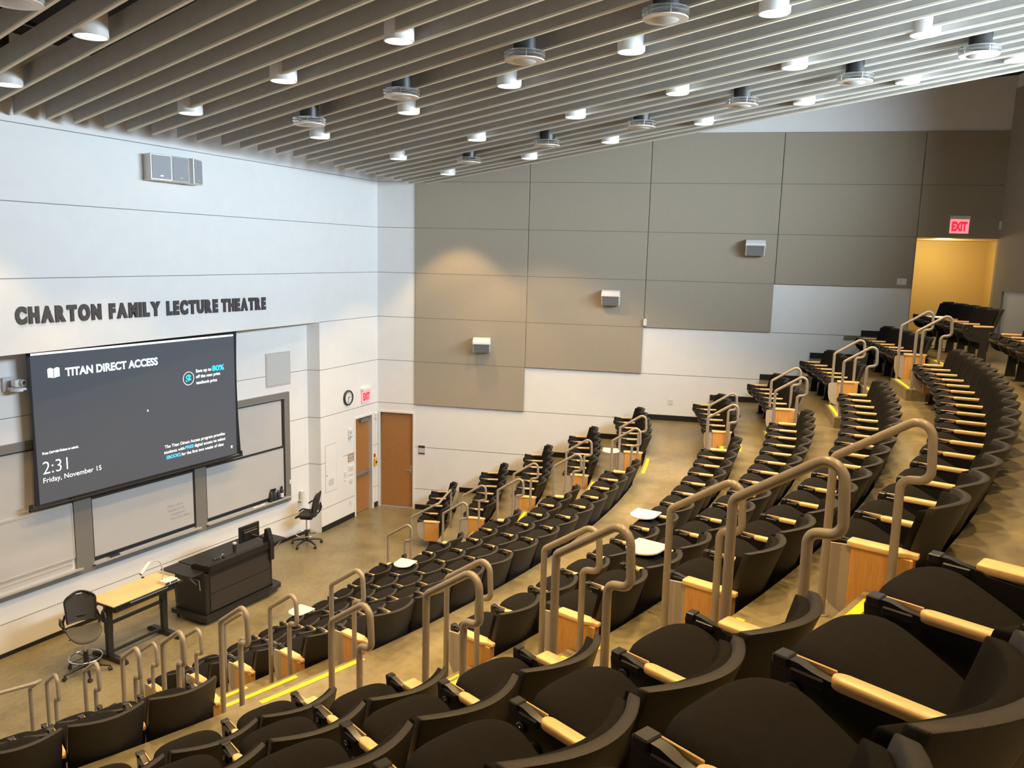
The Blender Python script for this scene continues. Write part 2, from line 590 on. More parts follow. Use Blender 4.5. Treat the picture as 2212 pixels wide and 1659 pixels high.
# left wall (outside the frame)
mb = MB()
T_L = wallframe(LEFTC, LEFTD, -LEFTN)
mb.box(-0.6, 18, -0.05, 11.6, -0.15, 0, T_L)
struct('wall_left', mb, MT['white'])
# black void over the baffles
mb = MB()
def cz(x, y, h):
    return (x, y, zceil(x, y)+h)
mb.add([cz(-24, 1.6, 1.15), cz(-24, -18, 1.15), cz(5, -18, 1.15), cz(5, 1.6, 1.15)], [(0, 3, 2, 1)])
mb.add([cz(-24, 1.6, 1.3), cz(-24, -18, 1.3), cz(5, -18, 1.3), cz(5, 1.6, 1.3)], [(0, 1, 2, 3)])
struct('ceiling', mb, MT['black'])

# baseboards
mb = MB()
mb.box(-2.38, DL0-.06, 0, 0.13, 0, 0.012, F_FRONT)
mb.box(DL1+.10, -0.02, 0, 0.13, 0, 0.012, F_FRONT)
struct('baseboard_front', mb, MT['base'])
mb = MB()
mb.box(-10.3, 0.0, -0.06, 0.07, 0, 0.012, F_REC)
struct('baseboard_recess', mb, MT['base'])
mb = MB()
def wall_s(R):          # where an arc of radius R meets the side wall
    lo, hi = 0.0, 15.0
    for _ in range(50):
        m = (lo+hi)/2
        q = SD*m
        if math.hypot(q.x-CX, q.y-CY) < R: lo = m
        else: hi = m
    return lo
ss = [1.02]+[wall_s(EDGE[k]) for k in LET[1:]]+[OP0]
for i in range(10):
    mb.box(ss[i], ss[i+1], TZ[LET[i]], TZ[LET[i]]+0.13, 0, 0.012, F_SIDE)
struct('baseboard_right', mb, MT['base'])

# vestibule behind the opening at the back
mb = MB()
FV = F_SIDE
mb.box(OP0-1.4, OP0-1.3, 4.95, OPZ+.1, -2.6, -0.15, FV)
mb.box(OP0-1.3, SB+.7, 4.95, OPZ+.1, -2.7, -2.6, FV)
mb.box(SB+.6, SB+.7, 4.95, OPZ+.1, -2.6, -0.15, FV)
mb.box(OP0-1.3, SB+.6, OPZ, OPZ+.1, -2.6, -0.15, FV)
struct('wall_vestibule', mb, MT['ochre'])
mb = MB()
mb.box(OP0-1.3, SB+.6, 4.85, 4.949, -2.6, 0.02, FV)
struct('floor_vestibule', mb, MT['concrete'])
vl = bpy.data.lights.new('vestibule_lamp', 'POINT')
vl.energy = 52; vl.color = (1.0, 0.80, 0.42); vl.shadow_soft_size = 0.15
vo = bpy.data.objects.new('vestibule_lamp', vl); COL.objects.link(vo)
vo.location = FV @ Vector((13.3, 6.95, -1.35))

# clerestory windows (out of the frame): glazed frames high in the back and left walls
def clerestory(name, T, W, H, n):
    mb = MB()
    mb.box(-W/2-.08, W/2+.08, -H/2-.08, -H/2, 0, 0.06, T)
    mb.box(-W/2-.08, W/2+.08, H/2, H/2+.08, 0, 0.06, T)
    for i in range(n+1):
        x = -W/2+W*i/n
        mb.box(x-.04, x+.04, -H/2, H/2, 0, 0.06, T)
    o = struct(name, mb, MT['alu'])
    m2 = MB()
    m2.box(-W/2, W/2, -H/2, H/2, 0.002, 0.008, T)
    obj('pane', m2, MT['glass'], o)
clerestory('window_1', wallframe((-5.2, -15.20, 8.55), (1, 0, 0), (0, 1, 0)), 9.0, 1.1, 6)

# ------------------------------------------------------------------ fabric wall panels
def fpanel(name, label, F, s0, s1, z0, z1, grooves, vgap=True, corner=None):
    mb = MB()
    e = 0.012
    if corner:
        mb.prism(corner, 'z', 0, 0.045, F)
    else:
        mb.box(s0+.006, s1-.006, z0, z1, 0, 0.045, F, bev=0.008, seg=1)
    mb.m = 1
    for z in grooves:
        mb.box(s0+.006, s1-.006, z-.005, z+.005, 0.04, 0.0462, F)
    o = obj(name, mb, [MT['panel'], MT['panelgap']])
    return tag(o, label, 'wall panel', 'stepped fabric panels on the side wall')
BAND = 9.36
fpanel('acoustic_panel', 'beige fabric wall panel nearest the screen, reaching lowest of the stepped panels', F_SIDE, 1.0, 3.82, 2.75, BAND, KZ[3:8])
fpanel('acoustic_panel', 'beige fabric wall panel behind the middle loudspeaker, second of the stepped panels', F_SIDE, 3.82, 6.63, 3.85, BAND, KZ[4:8])
fpanel('acoustic_panel', 'beige fabric wall panel behind the loudspeaker nearest the back doorway', F_SIDE, 6.63, 9.50, 4.95, BAND, KZ[5:8])
fpanel('acoustic_panel', 'beige fabric wall panel with white switch plates beside the back doorway', F_SIDE, 9.50, OP0, 6.05, BAND, KZ[6:8])
fpanel('acoustic_panel', 'beige fabric wall panel with the red exit sign above the back doorway', F_SIDE, OP0, SB-.01, OPZ, BAND, [8.25])
def bpanel(label, ph0, ph1, z0, z1):
    mb = MB()
    n = 8
    mb.grid(lambda u, v: polar(ph0+(ph1-ph0)*u, RB-.045, z0+(z1-z0)*v), n, 1, True)
    mb.grid(lambda u, v: polar(ph0+(ph1-ph0)*u, RB-.045*(1-v), z0), n, 1, False)
    mb.grid(lambda u, v: polar(ph0+(ph1-ph0)*u, RB-.045*(1-v), z1), n, 1, True)
    mb.grid(lambda u, v: polar(ph0, RB-.045*v, z0+(z1-z0)*u), 1, 1, True)
    mb.grid(lambda u, v: polar(ph1, RB-.045*v, z0+(z1-z0)*u), 1, 1)
    tag(obj('acoustic_panel', mb, MT['panel'], smooth=30), label, 'wall panel')
bpanel('brown fabric panel on the curved back wall beside the corner', 20.2, 8.0, 6.05, 10.2)
mb = MB()
mb.grid(lambda u, v: polar(20.15-.8*u, RB-.05, 4.95+1.1*v), 2, 1, True)
mb.grid(lambda u, v: polar(19.35, RB-.05*v, 4.95+1.1*u), 1, 1)
tag(obj('corner_strip', mb, MT['panel']), 'narrow brown fabric strip at the right jamb of the back doorway', 'wall panel')

# ------------------------------------------------------------------ ceiling baffles
ENDS = [(-9.37, -.09), (-8.94, -.18), (-8.57, -.28), (-8.13, -.39), (-7.76, -.45), (-7.35, -.53), (-6.91, -.62), (-6.54, -.67),
        (-6.03, -.74), (-5.65, -.81), (-5.25, -.86), (-4.86, -.95), (-4.41, -.99), (-4.03, -1.02), (-3.62, -1.0), (-3.14, -1.0),
        (-2.70, -.96), (-2.34, -.98), (-1.94, -.98), (-1.54, -.97), (-1.12, -.95), (-.76, -.96), (-.33, -.92), (-.04, -.93), (.24, -1.25)]
ENDS = [(-9.80-.455*i, -.06) for i in range(6, -1, -1)]+ENDS
NB = len(ENDS)
ORD = ['first', 'second', 'third', 'fourth', 'fifth', 'sixth', 'seventh', 'eighth', 'ninth', 'tenth', 'eleventh', 'twelfth',
       'thirteenth', 'fourteenth', 'fifteenth', 'sixteenth', 'seventeenth', 'eighteenth', 'nineteenth', 'twentieth']
ORD += ['twenty-'+o for o in ORD[:9]]+['thirtieth']+['thirty-'+o for o in ORD[:9]]
SPERP = Vector((SLD.y, -SLD.x, 0))
for i, (x, y) in enumerate(ENDS):
    k = NB-1-i
    p0 = Vector((x, y, zceil(x, y)))
    L = 14.6 if i > 20 else 13.6
    p1 = p0+SLD*L
    p1.z = zceil(p1.x, p1.y)
    t = SPERP*0.016
    mb = MB()
    H = Vector((0, 0, 0.25)); B = Vector((0, 0, 0.022))
    vs = [p0-t+B, p0+t+B, p0+t+H, p0-t+H, p1-t+B, p1+t+B, p1+t+H, p1-t+H]
    mb.add(vs, [(0, 1, 2, 3), (4, 7, 6, 5), (0, 4, 5, 1), (1, 5, 6, 2), (2, 6, 7, 3), (3, 7, 4, 0)])
    if k == 0:
        lab = 'long grey ceiling baffle nearest the panelled side wall'
    else:
        lab = 'long grey ceiling baffle, %s from the panelled side wall' % ORD[k]
    o = tag(obj('ceiling_baffle', mb, MT['baffle']), lab, 'ceiling baffle', 'parallel ceiling baffles')
    m2 = MB()
    t = SPERP*0.019
    C0 = Vector((0, 0, 0.0)); C1 = Vector((0, 0, 0.024))
    vs = [p0-t+C0, p0+t+C0, p0+t+C1, p0-t+C1, p1-t+C0, p1+t+C0, p1+t+C1, p1-t+C1]
    m2.add(vs, [(0, 1, 2, 3), (4, 7, 6, 5), (0, 4, 5, 1), (1, 5, 6, 2), (2, 6, 7, 3), (3, 7, 4, 0)])
    obj('edge_strip', m2, MT['baffle_edge'], o)
# dark steel channels the baffles hang from
for j in range(6):
    d = 2.3+j*2.1
    a = Vector((-12.6, -.1, 0))+SLD*d
    b = Vector((.4, -.9, 0))+SLD*d
    if j < 3:
        b = a.lerp(b, 0.97-.0*j)
    mb = MB()
    for off in (Vector((0, 0, 0)),):
        pa = Vector((a.x, a.y, zceil(a.x, a.y)+.36)); pb = Vector((b.x, b.y, zceil(b.x, b.y)+.36))
        t = SLD*0.03
        h = Vector((0, 0, .05))
        mb.add([pa-t, pa+t, pa+t+h, pa-t+h, pb-t, pb+t, pb+t+h, pb-t+h],
               [(0, 1, 2, 3), (4, 7, 6, 5), (0, 4, 5, 1), (1, 5, 6, 2), (2, 6, 7, 3), (3, 7, 4, 0)])
    tag(obj('steel_channel', mb, MT['channel']), 'dark steel channel above the baffles, %s counted from the front wall' % ORD[j], 'ceiling channel', 'channels above the baffles')

# ------------------------------------------------------------------ downlights and ceiling loudspeakers
DLP = [(-11.07, -3.72), (-10.44, -1.49), (-9.19, -6.28), (-8.68, -4.25), (-8.14, -2.13), (-6.27, -4.65), (-5.69, -2.56), (-7.29, -8.41),
       (-6.75, -6.54), (-7.73, -10.13), (-4.89, -8.45), (-4.38, -6.67), (-3.80, -4.59), (-5.31, -10.13), (-5.88, -11.68), (-2.47, -8.38),
       (-1.96, -6.52), (-1.43, -4.63), (-.86, -2.42), (-3.16, -2.55), (-3.40, -11.57), (-2.97, -10.08), (-3.79, -12.93)]
DNAME = ['large one at the upper left', 'one at the left edge by the screen wall', 'one above the middle of the room, left of centre',
         'one in front of the dark gap, left of centre', 'one nearest the lettering', 'one right of the fourth hanging disc',
         'one above the corner by the screen', 'one right of the hanging disc at upper centre', 'one left of upper centre',
         'one at the top edge, right of centre', 'one between two hanging discs, centre right', 'one over the middle of the fabric panels',
         'one over the nearest fabric panel', 'one at upper right, fourth from the frame edge', 'one at the top right', 'one over the third fabric panel',
         'one over the second fabric panel', 'one close to the first fabric panel', 'one lowest in the picture by the white wall corner',
         'half hidden one with a glow near the corner', 'one nearest the white band at right', 'one over the back fabric panels', 'one cut by the right edge']
def downlight(x, y, label, power, first=[None]):
    z = zceil(x, y)-0.04
    t = thing('ceiling_downlight', label, 'ceiling light', (x, y, z), 0, 'white cylinder downlights')
    if first[0] is None:
        mb = MB()
        mb.lathe([(0.155, 0.0), (0.17, 0.0), (0.17, 0.30), (0.10, 0.30)], 28, cap=False)
        mb.lathe([(0.155, 0.0), (0.150, 0.022)], 28, cap=False)
        m2 = MB()
        m2.lathe([(0.150, 0.020), (0.02, 0.021)], 28, cap=True)
        m3 = MB()
        m3.lathe([(0.05, 0.30), (0.05, 1.05)], 12)
        first[0] = (mb.mesh('housing', MT['offwhite'], 40), m2.mesh('lens', MT['lamp']), m3.mesh('stem', MT['black'], 40))
    for n, me in zip(('housing', 'lens', 'stem'), first[0]):
        link(n, me, t)
    l = bpy.data.lights.new('downlight_beam', 'SPOT')
    l.energy = power
    l.color = WARM
    l.spot_size = (82 if y > -3 else 98)*D2R
    l.spot_blend = 0.35
    l.shadow_soft_size = 0.10
    lo = bpy.data.objects.new('downlight_beam', l)
    COL.objects.link(lo)
    lo.parent = t
    lo.location = (0, 0, -0.02)
    return t
PW = 430
for (x, y), nm in zip(DLP, DNAME):
    downlight(x, y, 'white cylinder downlight, '+nm, PW*(1.15 if x > -1.5 else 0.72 if y > -3 else 1.0))
# the same grid goes on outside the frame to the left and over the viewer
for (x, y) in ((-12.4, -5.9), (-11.6, -8.3), (-10.1, -8.1), (-9.9, -10.2), (-12.3, -10.4), (-14.6, -7.6), (-14.4, -10.0), (-15.6, -12.0), (-12.7, -12.5), (-8.3, -12.1), (-13.2, -3.6), (-12.6, -1.5)):
    if x > -16:
        downlight(x, y, 'white cylinder downlight above the viewer, outside the picture', PW*(0.72 if y > -3 else 1.0))

SPP = [(-8.65, -9.16), (-8.16, -7.37), (-7.60, -5.34), (-7.06, -3.40), (-5.03, -12.35), (-4.56, -10.88), (-4.11, -9.28), (-3.57, -7.56), (-3.13, -5.69), (-2.56, -3.81), (-12.31, -4.28)]
SNAME = ['cut by the top edge', 'second of the left line', 'third of the left line', 'last of the left line, nearest the lettering',
         'nearest the right edge', 'second from the right edge', 'third from the right edge', 'fourth from the right edge', 'fifth from the right edge',
         'sixth from the right edge, nearest the corner', 'in the top left corner of the picture']
sp0 = None
for (x, y), nm in zip(SPP, SNAME):
    t = thing('hanging_diffuser', 'round disc with clear ring on black tube, '+nm, 'ceiling diffuser', (x, y, zceil(x, y)-.18), 0, 'round discs hanging on black tubes')
    if sp0 is None:
        a = MB(); a.lathe([(0.135, 0.09), (0.135, 0.62), (0.12, 0.62)], 28)
        b = MB(); b.lathe([(0.04, -.004), (0.15, -.004), (0.235, 0.0), (0.235, 0.012), (0.13, 0.02)], 32)
        b.m = 1; b.lathe([(0.14, -.006), (0.135, -.010), (0.02, -.012)], 28)
        c = MB()
        c.lathe([(0.15, 0.045), (0.245, 0.045), (0.245, 0.056), (0.15, 0.056), (0.15, 0.045)], 32, cap=False)
        c.lathe([(0.15, 0.085), (0.245, 0.085), (0.245, 0.096), (0.15, 0.096), (0.15, 0.085)], 32, cap=False)
        d = MB()
        for q in range(4):
            an = q*PI/2+.5
            d.tube([(0.2*math.cos(an), 0.2*math.sin(an), 0.0), (0.2*math.cos(an), 0.2*math.sin(an), 0.1)], 0.005, 6)
        sp0 = [('tube', a.mesh('tube', MT['lect'], 40)), ('disc', b.mesh('disc', [MT['cream'], MT['lightgrey']], 40)), ('ring', c.mesh('ring', MT['glass'], 40)), ('spacer', d.mesh('spacer', MT['steel'], 40))]
    for n, me in sp0:
        link(n, me, t)

# ------------------------------------------------------------------ lecture seats
W2 = 0.281            # half the armrest spacing
def back_fn(off, z0, z1, wx, drop=0.0):
    """point on the curved back: off = distance behind the sitter's surface"""
    def f(u, v):
        x = (u*2-1)
        z = z0+(z1-z0)*v
        t = max(0.0, (z-0.30))/0.56
        y = -0.235-0.175*t-0.02*t*t
        wz = wx*(0.90+0.10*min(1, max(0, (z-.18)/.5)))
        y += 0.105*x*x*(0.40+0.60*t)
        return Vector((x*wz, y-off, z-drop*abs(x)**3))
    return f
def slab(fa, fb, nu, nv):
    mb = MB()
    mb.grid(fa, nu, nv, True)
    mb.grid(fb, nu, nv, False)
    for (k, fl) in ((0, 0), (1, 1)):
        mb.grid(lambda u, v: fa(u, k)*(1-v)+fb(u, k)*v, nu, 1, not fl)
        mb.grid(lambda u, v: fa(k, u)*(1-v)+fb(k, u)*v, nv, 1, bool(fl))
    b = bmesh.new()
    me = mb.mesh('t', MT['shell'])
    b.from_mesh(me)
    bmesh.ops.remove_doubles(b, verts=b.verts, dist=1e-5)
    bmesh.ops.recalc_face_normals(b, faces=b.faces)
    sharp = [e for e in b.edges if len(e.link_faces) == 2 and e.calc_face_angle() > 0.9]
    bmesh.ops.bevel(b, geom=sharp, offset=0.007, segments=2, profile=0.5, affect='EDGES')
    b.to_mesh(me); b.free()
    return me
def setmesh(me, name, m, sm=40):
    me.name = name
    me.materials.clear()
    me.materials.append(m)
    me.polygons.foreach_set('use_smooth', [True]*len(me.polygons))
    me.set_sharp_from_angle(angle=sm*D2R)
    return me
SEATM = {}
SEATM['back_shell'] = setmesh(slab(back_fn(0.018, .20, .905, .268, .012), back_fn(0.062, .20, .905, .268, .012), 14, 10), 'back_shell', MT['shell'])
SEATM['back_cushion'] = setmesh(slab(back_fn(-0.022, .36, .875, .262, .012), back_fn(0.021, .36, .875, .262, .012), 14, 8), 'back_cushion', MT['fabric'])
# tilted seat: domed cushion over a moulded pan
TILT = 25*D2R
def seat_T():
    return Matrix.Translation((0, -0.215, 0.395)) @ Matrix.Rotation(TILT, 4, 'X')
def seat_outline(u, k=1.0):
    """closed outline, u in 0..1: rounded front, narrower back"""
    a = 2*PI*u
    c, s = math.cos(a), math.sin(a)
    e = 2/3.2
    x = math.copysign(abs(c)**e, c)*0.232*k
    y = math.copysign(abs(s)**e, s)
    y = 0.225+y*0.235*k
    x *= 1.0-0.10*(1-y/0.46)
    return x, y
def dome(zfun, rings, n):
    mb = MB()
    vs, fs = [], []
    for (k, z) in rings:
        for i in range(n):
            x, y = seat_outline(i/n, k)
            vs.append(Vector((x, y, z+zfun(x, y))))
    for j in range(len(rings)-1):
        for i in range(n):
            l = (i+1) % n
            fs.append((j*n+i, j*n+l, (j+1)*n+l, (j+1)*n+i))
    fs.append(tuple(range(n))[::-1])
    fs.append(tuple(range((len(rings)-1)*n, len(rings)*n)))
    T = seat_T()
    mb.add([T @ v for v in vs], fs)
    return mb
mb = dome(lambda x, y: -0.05*(max(0, y-.30)/.16)**2-.10*x*x, [(0.93, .0), (1.0, .022), (1.0, .045), (.965, .065), (.88, .080), (.7, .090), (.45, .095), (.15, .097)], 36)
SEATM['seat_cushion'] = mb.mesh('seat_cushion', MT['fabric'], 60)
mb = dome(lambda x, y: -0.05*(max(0, y-.30)/.16)**2, [(.35, -.055), (.7, -.045), (.92, -.02), (.985, .004), (.985, .022), (.9, .03)], 32)
SEATM['seat_pan'] = mb.mesh('seat_pan', MT['pan'], 60)
def armrest_mesh():
    b = bmesh.new()
    pts = []
    for (x, y) in ((-.026, -.01), (-.018, .012), (0, .018), (.018, .012), (.026, -.01), (.026, -.25), (.018, -.30), (-.018, -.30), (-.026, -.25)):
        pts.append((x, y))
    mb = MB(); mb.prism(pts, 'z', .598, .632)
    me = mb.mesh('armrest', MT['maple'])
    b.from_mesh(me)
    bmesh.ops.bevel(b, geom=list(b.edges), offset=.009, segments=2, profile=.5, affect='EDGES')
    b.to_mesh(me); b.free()
    return setmesh(me, 'armrest', MT['maple'], 50)
SEATM['armrest'] = armrest_mesh()
def bracket_mesh():
    mb = MB()
    mb.prism([(.165, .628), (.175, .60), (.165, .50), (.12, .42), (.06, .375), (-.02, .36), (-.10, .34), (-.22, .34), (-.26, .42), (-.29, .58), (-.02, .60), (.0, .612), (.06, .618), (.10, .628)], 'x', -.016, .016)
    mb.box(-.024, .024, .03, .12, .585, .612, bev=.004, seg=1)
    mb.box(-.026, .026, .125, .168, .604, .634, bev=.004, seg=1)
    for (y, z, r) in ((.105, .555, .022), (.035, .500, .032), (-.03, .455, .014), (-.20, .42, .014)):
        for sx in (-1, 1):
            T = Matrix.Translation((sx*.016, y, z)) @ Matrix.Rotation(sx*PI/2, 4, 'Y')
            mb.lathe([(r, 0), (r, .008), (r*.8, .012), (r*.45, .012), (r*.4, .016)], 14, T)
    return mb.mesh('arm_bracket', MT['metal'], 35)
SEATM['arm_bracket'] = bracket_mesh()
mb = MB(); mb.box(.020, .026, .016, .145, .612, .629, bev=.002, seg=1)
SEATM['tablet_edge'] = mb.mesh('tablet_edge', MT['maple'])
mb = MB()
mb.prism([(-.09, .0), (-.23, .0), (-.215, .36), (-.12, .36)], 'x', -.022, .022)
mb.box(-.05, .05, -.27, -.05, 0, .012, bev=.004, seg=1)
SEATM['leg'] = mb.mesh('leg', MT['metal'], 30)
# aisle end: veneer panel with a maple cap, and the grey writing tablet stowed in front of it
mb = MB(); mb.box(-.036, .036, -.325, .0, .17, .600, bev=.006, seg=1)
SEATM['end_panel'] = mb.mesh('end_panel', MT['veneer'], 30)
def cap_mesh():
    mb = MB()
    mb.prism([(-.048, .012), (-.040, .022), (.040, .022), (.048, .012), (.048, -.24), (.038, -.275), (.026, -.295), (.022, -.345), (-.022, -.345), (-.026, -.295), (-.038, -.275), (-.048, -.24)], 'z', .60, .632)
    b = bmesh.new()
    me = mb.mesh('end_cap', MT['maple'])
    b.from_mesh(me)
    bmesh.ops.bevel(b, geom=list(b.edges), offset=.006, segments=2, profile=.5, affect='EDGES')
    b.to_mesh(me); b.free()
    return setmesh(me, 'end_cap', MT['maple'], 50)
SEATM['end_cap'] = cap_mesh()
mb = MB(); mb.prism([(.0, .60), (.155, .585), (.165, .55), (.165, .40), (.145, .30), (.10, .23), (.03, .19), (.0, .19)], 'x', -.012, .006)
SEATM['stowed_tablet'] = mb.mesh('stowed_tablet', MT['greylam'], 30)
mb = MB()
pts = [(.02, -.02), (.02, .30)]
for k in range(13):
    a = PI/2+PI*k/12
    pts.append((-.20+.16*math.cos(a)*1.0, .14+.16*math.sin(a)))
pts.append((-.06, -.02))
mb.prism(pts, 'z', .655, .668)
SEATM['writing_tablet'] = mb.mesh('writing_tablet', MT['cream'], 30)
mb = MB(); mb.tube([(0, .14, .60), (0, .14, .64), (-.03, .14, .655)], .012, 8)
SEATM['tablet_arm'] = mb.mesh('tablet_arm', MT['metal'], 40)

def part(t, name, x=0.0, flip=False):
    o = link(name, SEATM[name], t)
    o.location = (x, 0, 0)
    return o
PARTLAB = dict(seat_cushion='black fabric seat cushion', back_shell='charcoal moulded back', armrest='maple armrest', end_panel='maple veneer end panel', writing_tablet='cream writing tablet')
def make_seat(left, right, tablet):
    """left/right: None, 'arm', 'end', 'bare'; tablet: None, 'right', 'left'"""
    t = bpy.data.objects.new('lecture_seat', None)
    t.empty_display_size = 0.1
    for n in ('back_shell', 'back_cushion', 'seat_cushion', 'seat_pan'):
        part(t, n)
    for sx, kind in ((-1, left), (1, right)):
        if kind is None:
            continue
        x = sx*W2
        if kind == 'arm':
            part(t, 'armrest', x); part(t, 'arm_bracket', x); part(t, 'leg', x); part(t, 'tablet_edge', x)
        elif kind == 'bare':
            part(t, 'armrest', x); part(t, 'arm_bracket', x); part(t, 'leg', x)
        else:
            part(t, 'end_panel', x+sx*.012); part(t, 'end_cap', x+sx*.012); part(t, 'arm_bracket', x-sx*.03); part(t, 'leg', x-sx*.02)
            part(t, 'stowed_tablet', x+sx*.02)
    if tablet:
        x = W2 if tablet == 'right' else -W2
        a = part(t, 'writing_tablet', x)
        if tablet == 'left':
            a.location = (-W2-.02, .12, 0)
        part(t, 'tablet_arm', x)
    return t
PROTO = {}
def seat(phi, r, z, label, group, left, right, tablet=None):
    key = (left, right, tablet)
    if key not in PROTO:
        t = make_seat(left, right, tablet)
        COL.objects.link(t)
        PROTO[key] = t
    else:
        src = PROTO[key]
        t = src.copy(); COL.objects.link(t)
        for ch in list(src.children):
            c = ch.copy(); COL.objects.link(c); c.parent = t
    t.location = polar(phi, r, z)
    t.rotation_euler = (0, 0, phi*D2R)
    return tag(t, label, 'lecture seat', group)

TAB = {('M', 'B', 7): 'right', ('M', 'A', 4): 'right', ('M', 'F', 6): 'right', ('M', 'G', 2): 'right', ('F', 'E', 0): 'left', ('F', 'J', 2): 'right'}
TABM = {}
ROWN = dict(zip(LET, ORD))
def where(i, n, aisle):
    return 'beside the %s' % aisle if i == 0 else '%s from the %s' % (ORD[i], aisle)
for k in LET[:9]:
    lo, hi, n = MID[k]
    st = (hi-lo)/n
    for i in range(n):
        ph = lo+st*(i+.5)
        tb = TAB.get(('M', k, i))
        left = 'end' if i == 0 else None
        right = 'end' if i == n-1 else 'arm'
        look = 'with raised tablet, ' if tb else ('with wooden end panel, ' if i in (0, n-1) else '')
        pos = where(i, n, 'nearer stair') if i < n-1 else 'beside the farther stair'
        seat(ph, RA[k], TZ[k], 'black seat %s%s, middle block, %s row' % (look, pos, ROWN[k]), 'black lecture seats of the middle block', left, right, tb)
for k in LET:
    lo, hi, n = FAR[k]
    st = (hi-lo)/n
    for i in range(n):
        ph = lo+st*(i+.5)
        tb = TAB.get(('F', k, i))
        left = ('bare' if k == 'J' else 'end') if i == 0 else None
        right = 'arm'
        look = 'with raised tablet, ' if tb else ('with wooden end panel, ' if left == 'end' else '')
        pos = where(i, n, 'farther stair')
        seat(ph, RA[k] if k != 'A' else 13.52, TZ[k], 'black seat %s%s, wall-side block, %s row' % (look, pos, ROWN[k]), 'black lecture seats by the panelled wall', left, right, tb)
LEFTROW = dict(C=(-21.7, 6), D=(-21.5, 6), E=(-21.32, 7), F=(-21.05, 6), G=(-20.87, 6), H=(-20.67, 6), I=(-20.64, 5), J=(-20.70, 5))
for k, (hi, n) in LEFTROW.items():
    st = 0.562/RA[k]/D2R
    for i in range(n):
        ph = hi-st*(i+.5)
        right = 'end' if i == 0 else 'arm'
        look = 'with wooden end panel, ' if i == 0 else ''
        seat(ph, RA[k], TZ[k], 'black seat %s%s, left-hand block, %s row' % (look, where(i, n, 'nearer stair'), ROWN[k]), 'black lecture seats left of the nearer stair', 'arm' if i == n-1 else None, right)
for i in range(4):
    st = 0.565/RA['J']/D2R
    seat(6.4-st*(i+.5), RA['J'], TZ['J'], 'black seat at the right edge, %s from the back doorway, middle of the top row' % ORD[i], 'black lecture seats in the middle of the top row', None, 'bare' if i == 0 else 'arm')

# ------------------------------------------------------------------ stair handrails
def rail(phi, k, label, group, first=False):
    R, T = EDGE[k], TZ[k]
    base = T-2*STEP
    z2 = T-STEP
    pr_ = [(R-.50, base), (R-.50, T+.56), (R-.02, T+.875), (R-.0, T+.52), (R-.145, T+.50), (R-.145, z2)]
    pts = [polar(phi, r, z) for r, z in pr_]
    mb = MB()
    mb.tube(fillet(pts, [.05, .075, .06, .055]), 0.0235, 14)
    mb.lathe([(.045, 0), (.045, .006), (.026, .008)], 16, Matrix.Translation(pts[0]))
    mb.lathe([(.045, 0), (.045, .006), (.026, .008)], 16, Matrix.Translation(pts[-1]))
    return tag(obj('stair_handrail', mb, MT['rail'], smooth=50), label, 'handrail', group)
for k in LET[1:]:
    g = 'bent pipe handrails of the stairs'
    e = 0.06/EDGE[k]/D2R
    rail(NEARR[k]-e, k, 'taupe pipe handrail on the right side of the nearer stair, %s step up' % ORD[LET.index(k)-1], g)
    rail(NEARL[k]+e, k, 'taupe pipe handrail on the left side of the nearer stair, %s step up' % ORD[LET.index(k)-1], g)
    rail(FARL[k]+e, k, 'taupe pipe handrail on the left side of the farther stair, %s step up' % ORD[LET.index(k)-1], g)
    if k != 'B':
        rail(FARR[k]-e, k, 'taupe pipe handrail on the right side of the farther stair, %s step up' % ORD[LET.index(k)-1], g)

# guard rails at the open ends of the second terrace
def pipe(name, pts, rad, label, r=0.0235):
    mb = MB()
    mb.tube(fillet(pts, rad), r, 14)
    return tag(obj(name, mb, MT['rail'], smooth=50), label, 'handrail')
R = EDGE['B']
a0, a1 = FARR['B']-.25, 16.2
pipe('guard_rail', [polar(a0, R-.50, TZ['B']-2*STEP), polar(a0, R-.50, 1.10), polar(a0, R+.05, 1.43), polar(a0+.3, R+.08, 1.43), polar(a1, R+.08, 1.43), polar(a1, R+.08, .55)], .06,
     'taupe guard pipe rail beside the front seats by the wall, turning along the terrace edge')
b0 = NEARL['B']-.55
pipe('guard_rail', [polar(b0, R-.50, TZ['B']-2*STEP), polar(b0, R-.50, 1.10), polar(b0, R+.05, 1.43), polar(b0-.3, R+.08, 1.43), polar(b0-8, R+.08, 1.43), polar(b0-8, R+.08, .55)], .06,
     'taupe guard pipe rail running out of the picture at the lower left')

# ------------------------------------------------------------------ lettering on the front wall
WORDS = [('CHARTON', -9.52, -8.07), ('FAMILY', -7.92, -6.87), ('LECTURE', -6.73, -5.50), ('THEATRE', -5.40, -4.16)]
for wd, x0, x1 in WORDS:
    mes = [textmesh(ch, 0.36, 0.60, 0.026, 0.0125) for ch in wd]
    wid = []
    for me in mes:
        a, b, c, d = bounds(me)
        wid.append(b-a)
    gap = 0.030
    sc = (x1-x0-gap*(len(wd)-1))/sum(wid)
    x = x0
    seen = {}
    for i, (ch, me) in enumerate(zip(wd, mes)):
        seen[ch] = seen.get(ch, 0)+1
        ww = wid[i]*sc
        ov = .006 if ch in 'CO' else 0
        fit(me, 0, ww, -ov, 0.255+ov)
        me.materials.append(MT['letter'])
        me.name = 'wall_letter'
        o = link('wall_letter', me)
        z = 5.385-0.011*(x+9.5)
        place(o, F_FRONT, x, z, 0.0126)
        tag(o, 'dark raised letter %s, %s letter of the word %s on the front wall' % (ch, ORD[i], wd), 'wall letter', 'letters of the wall sign')
        x += ww+gap

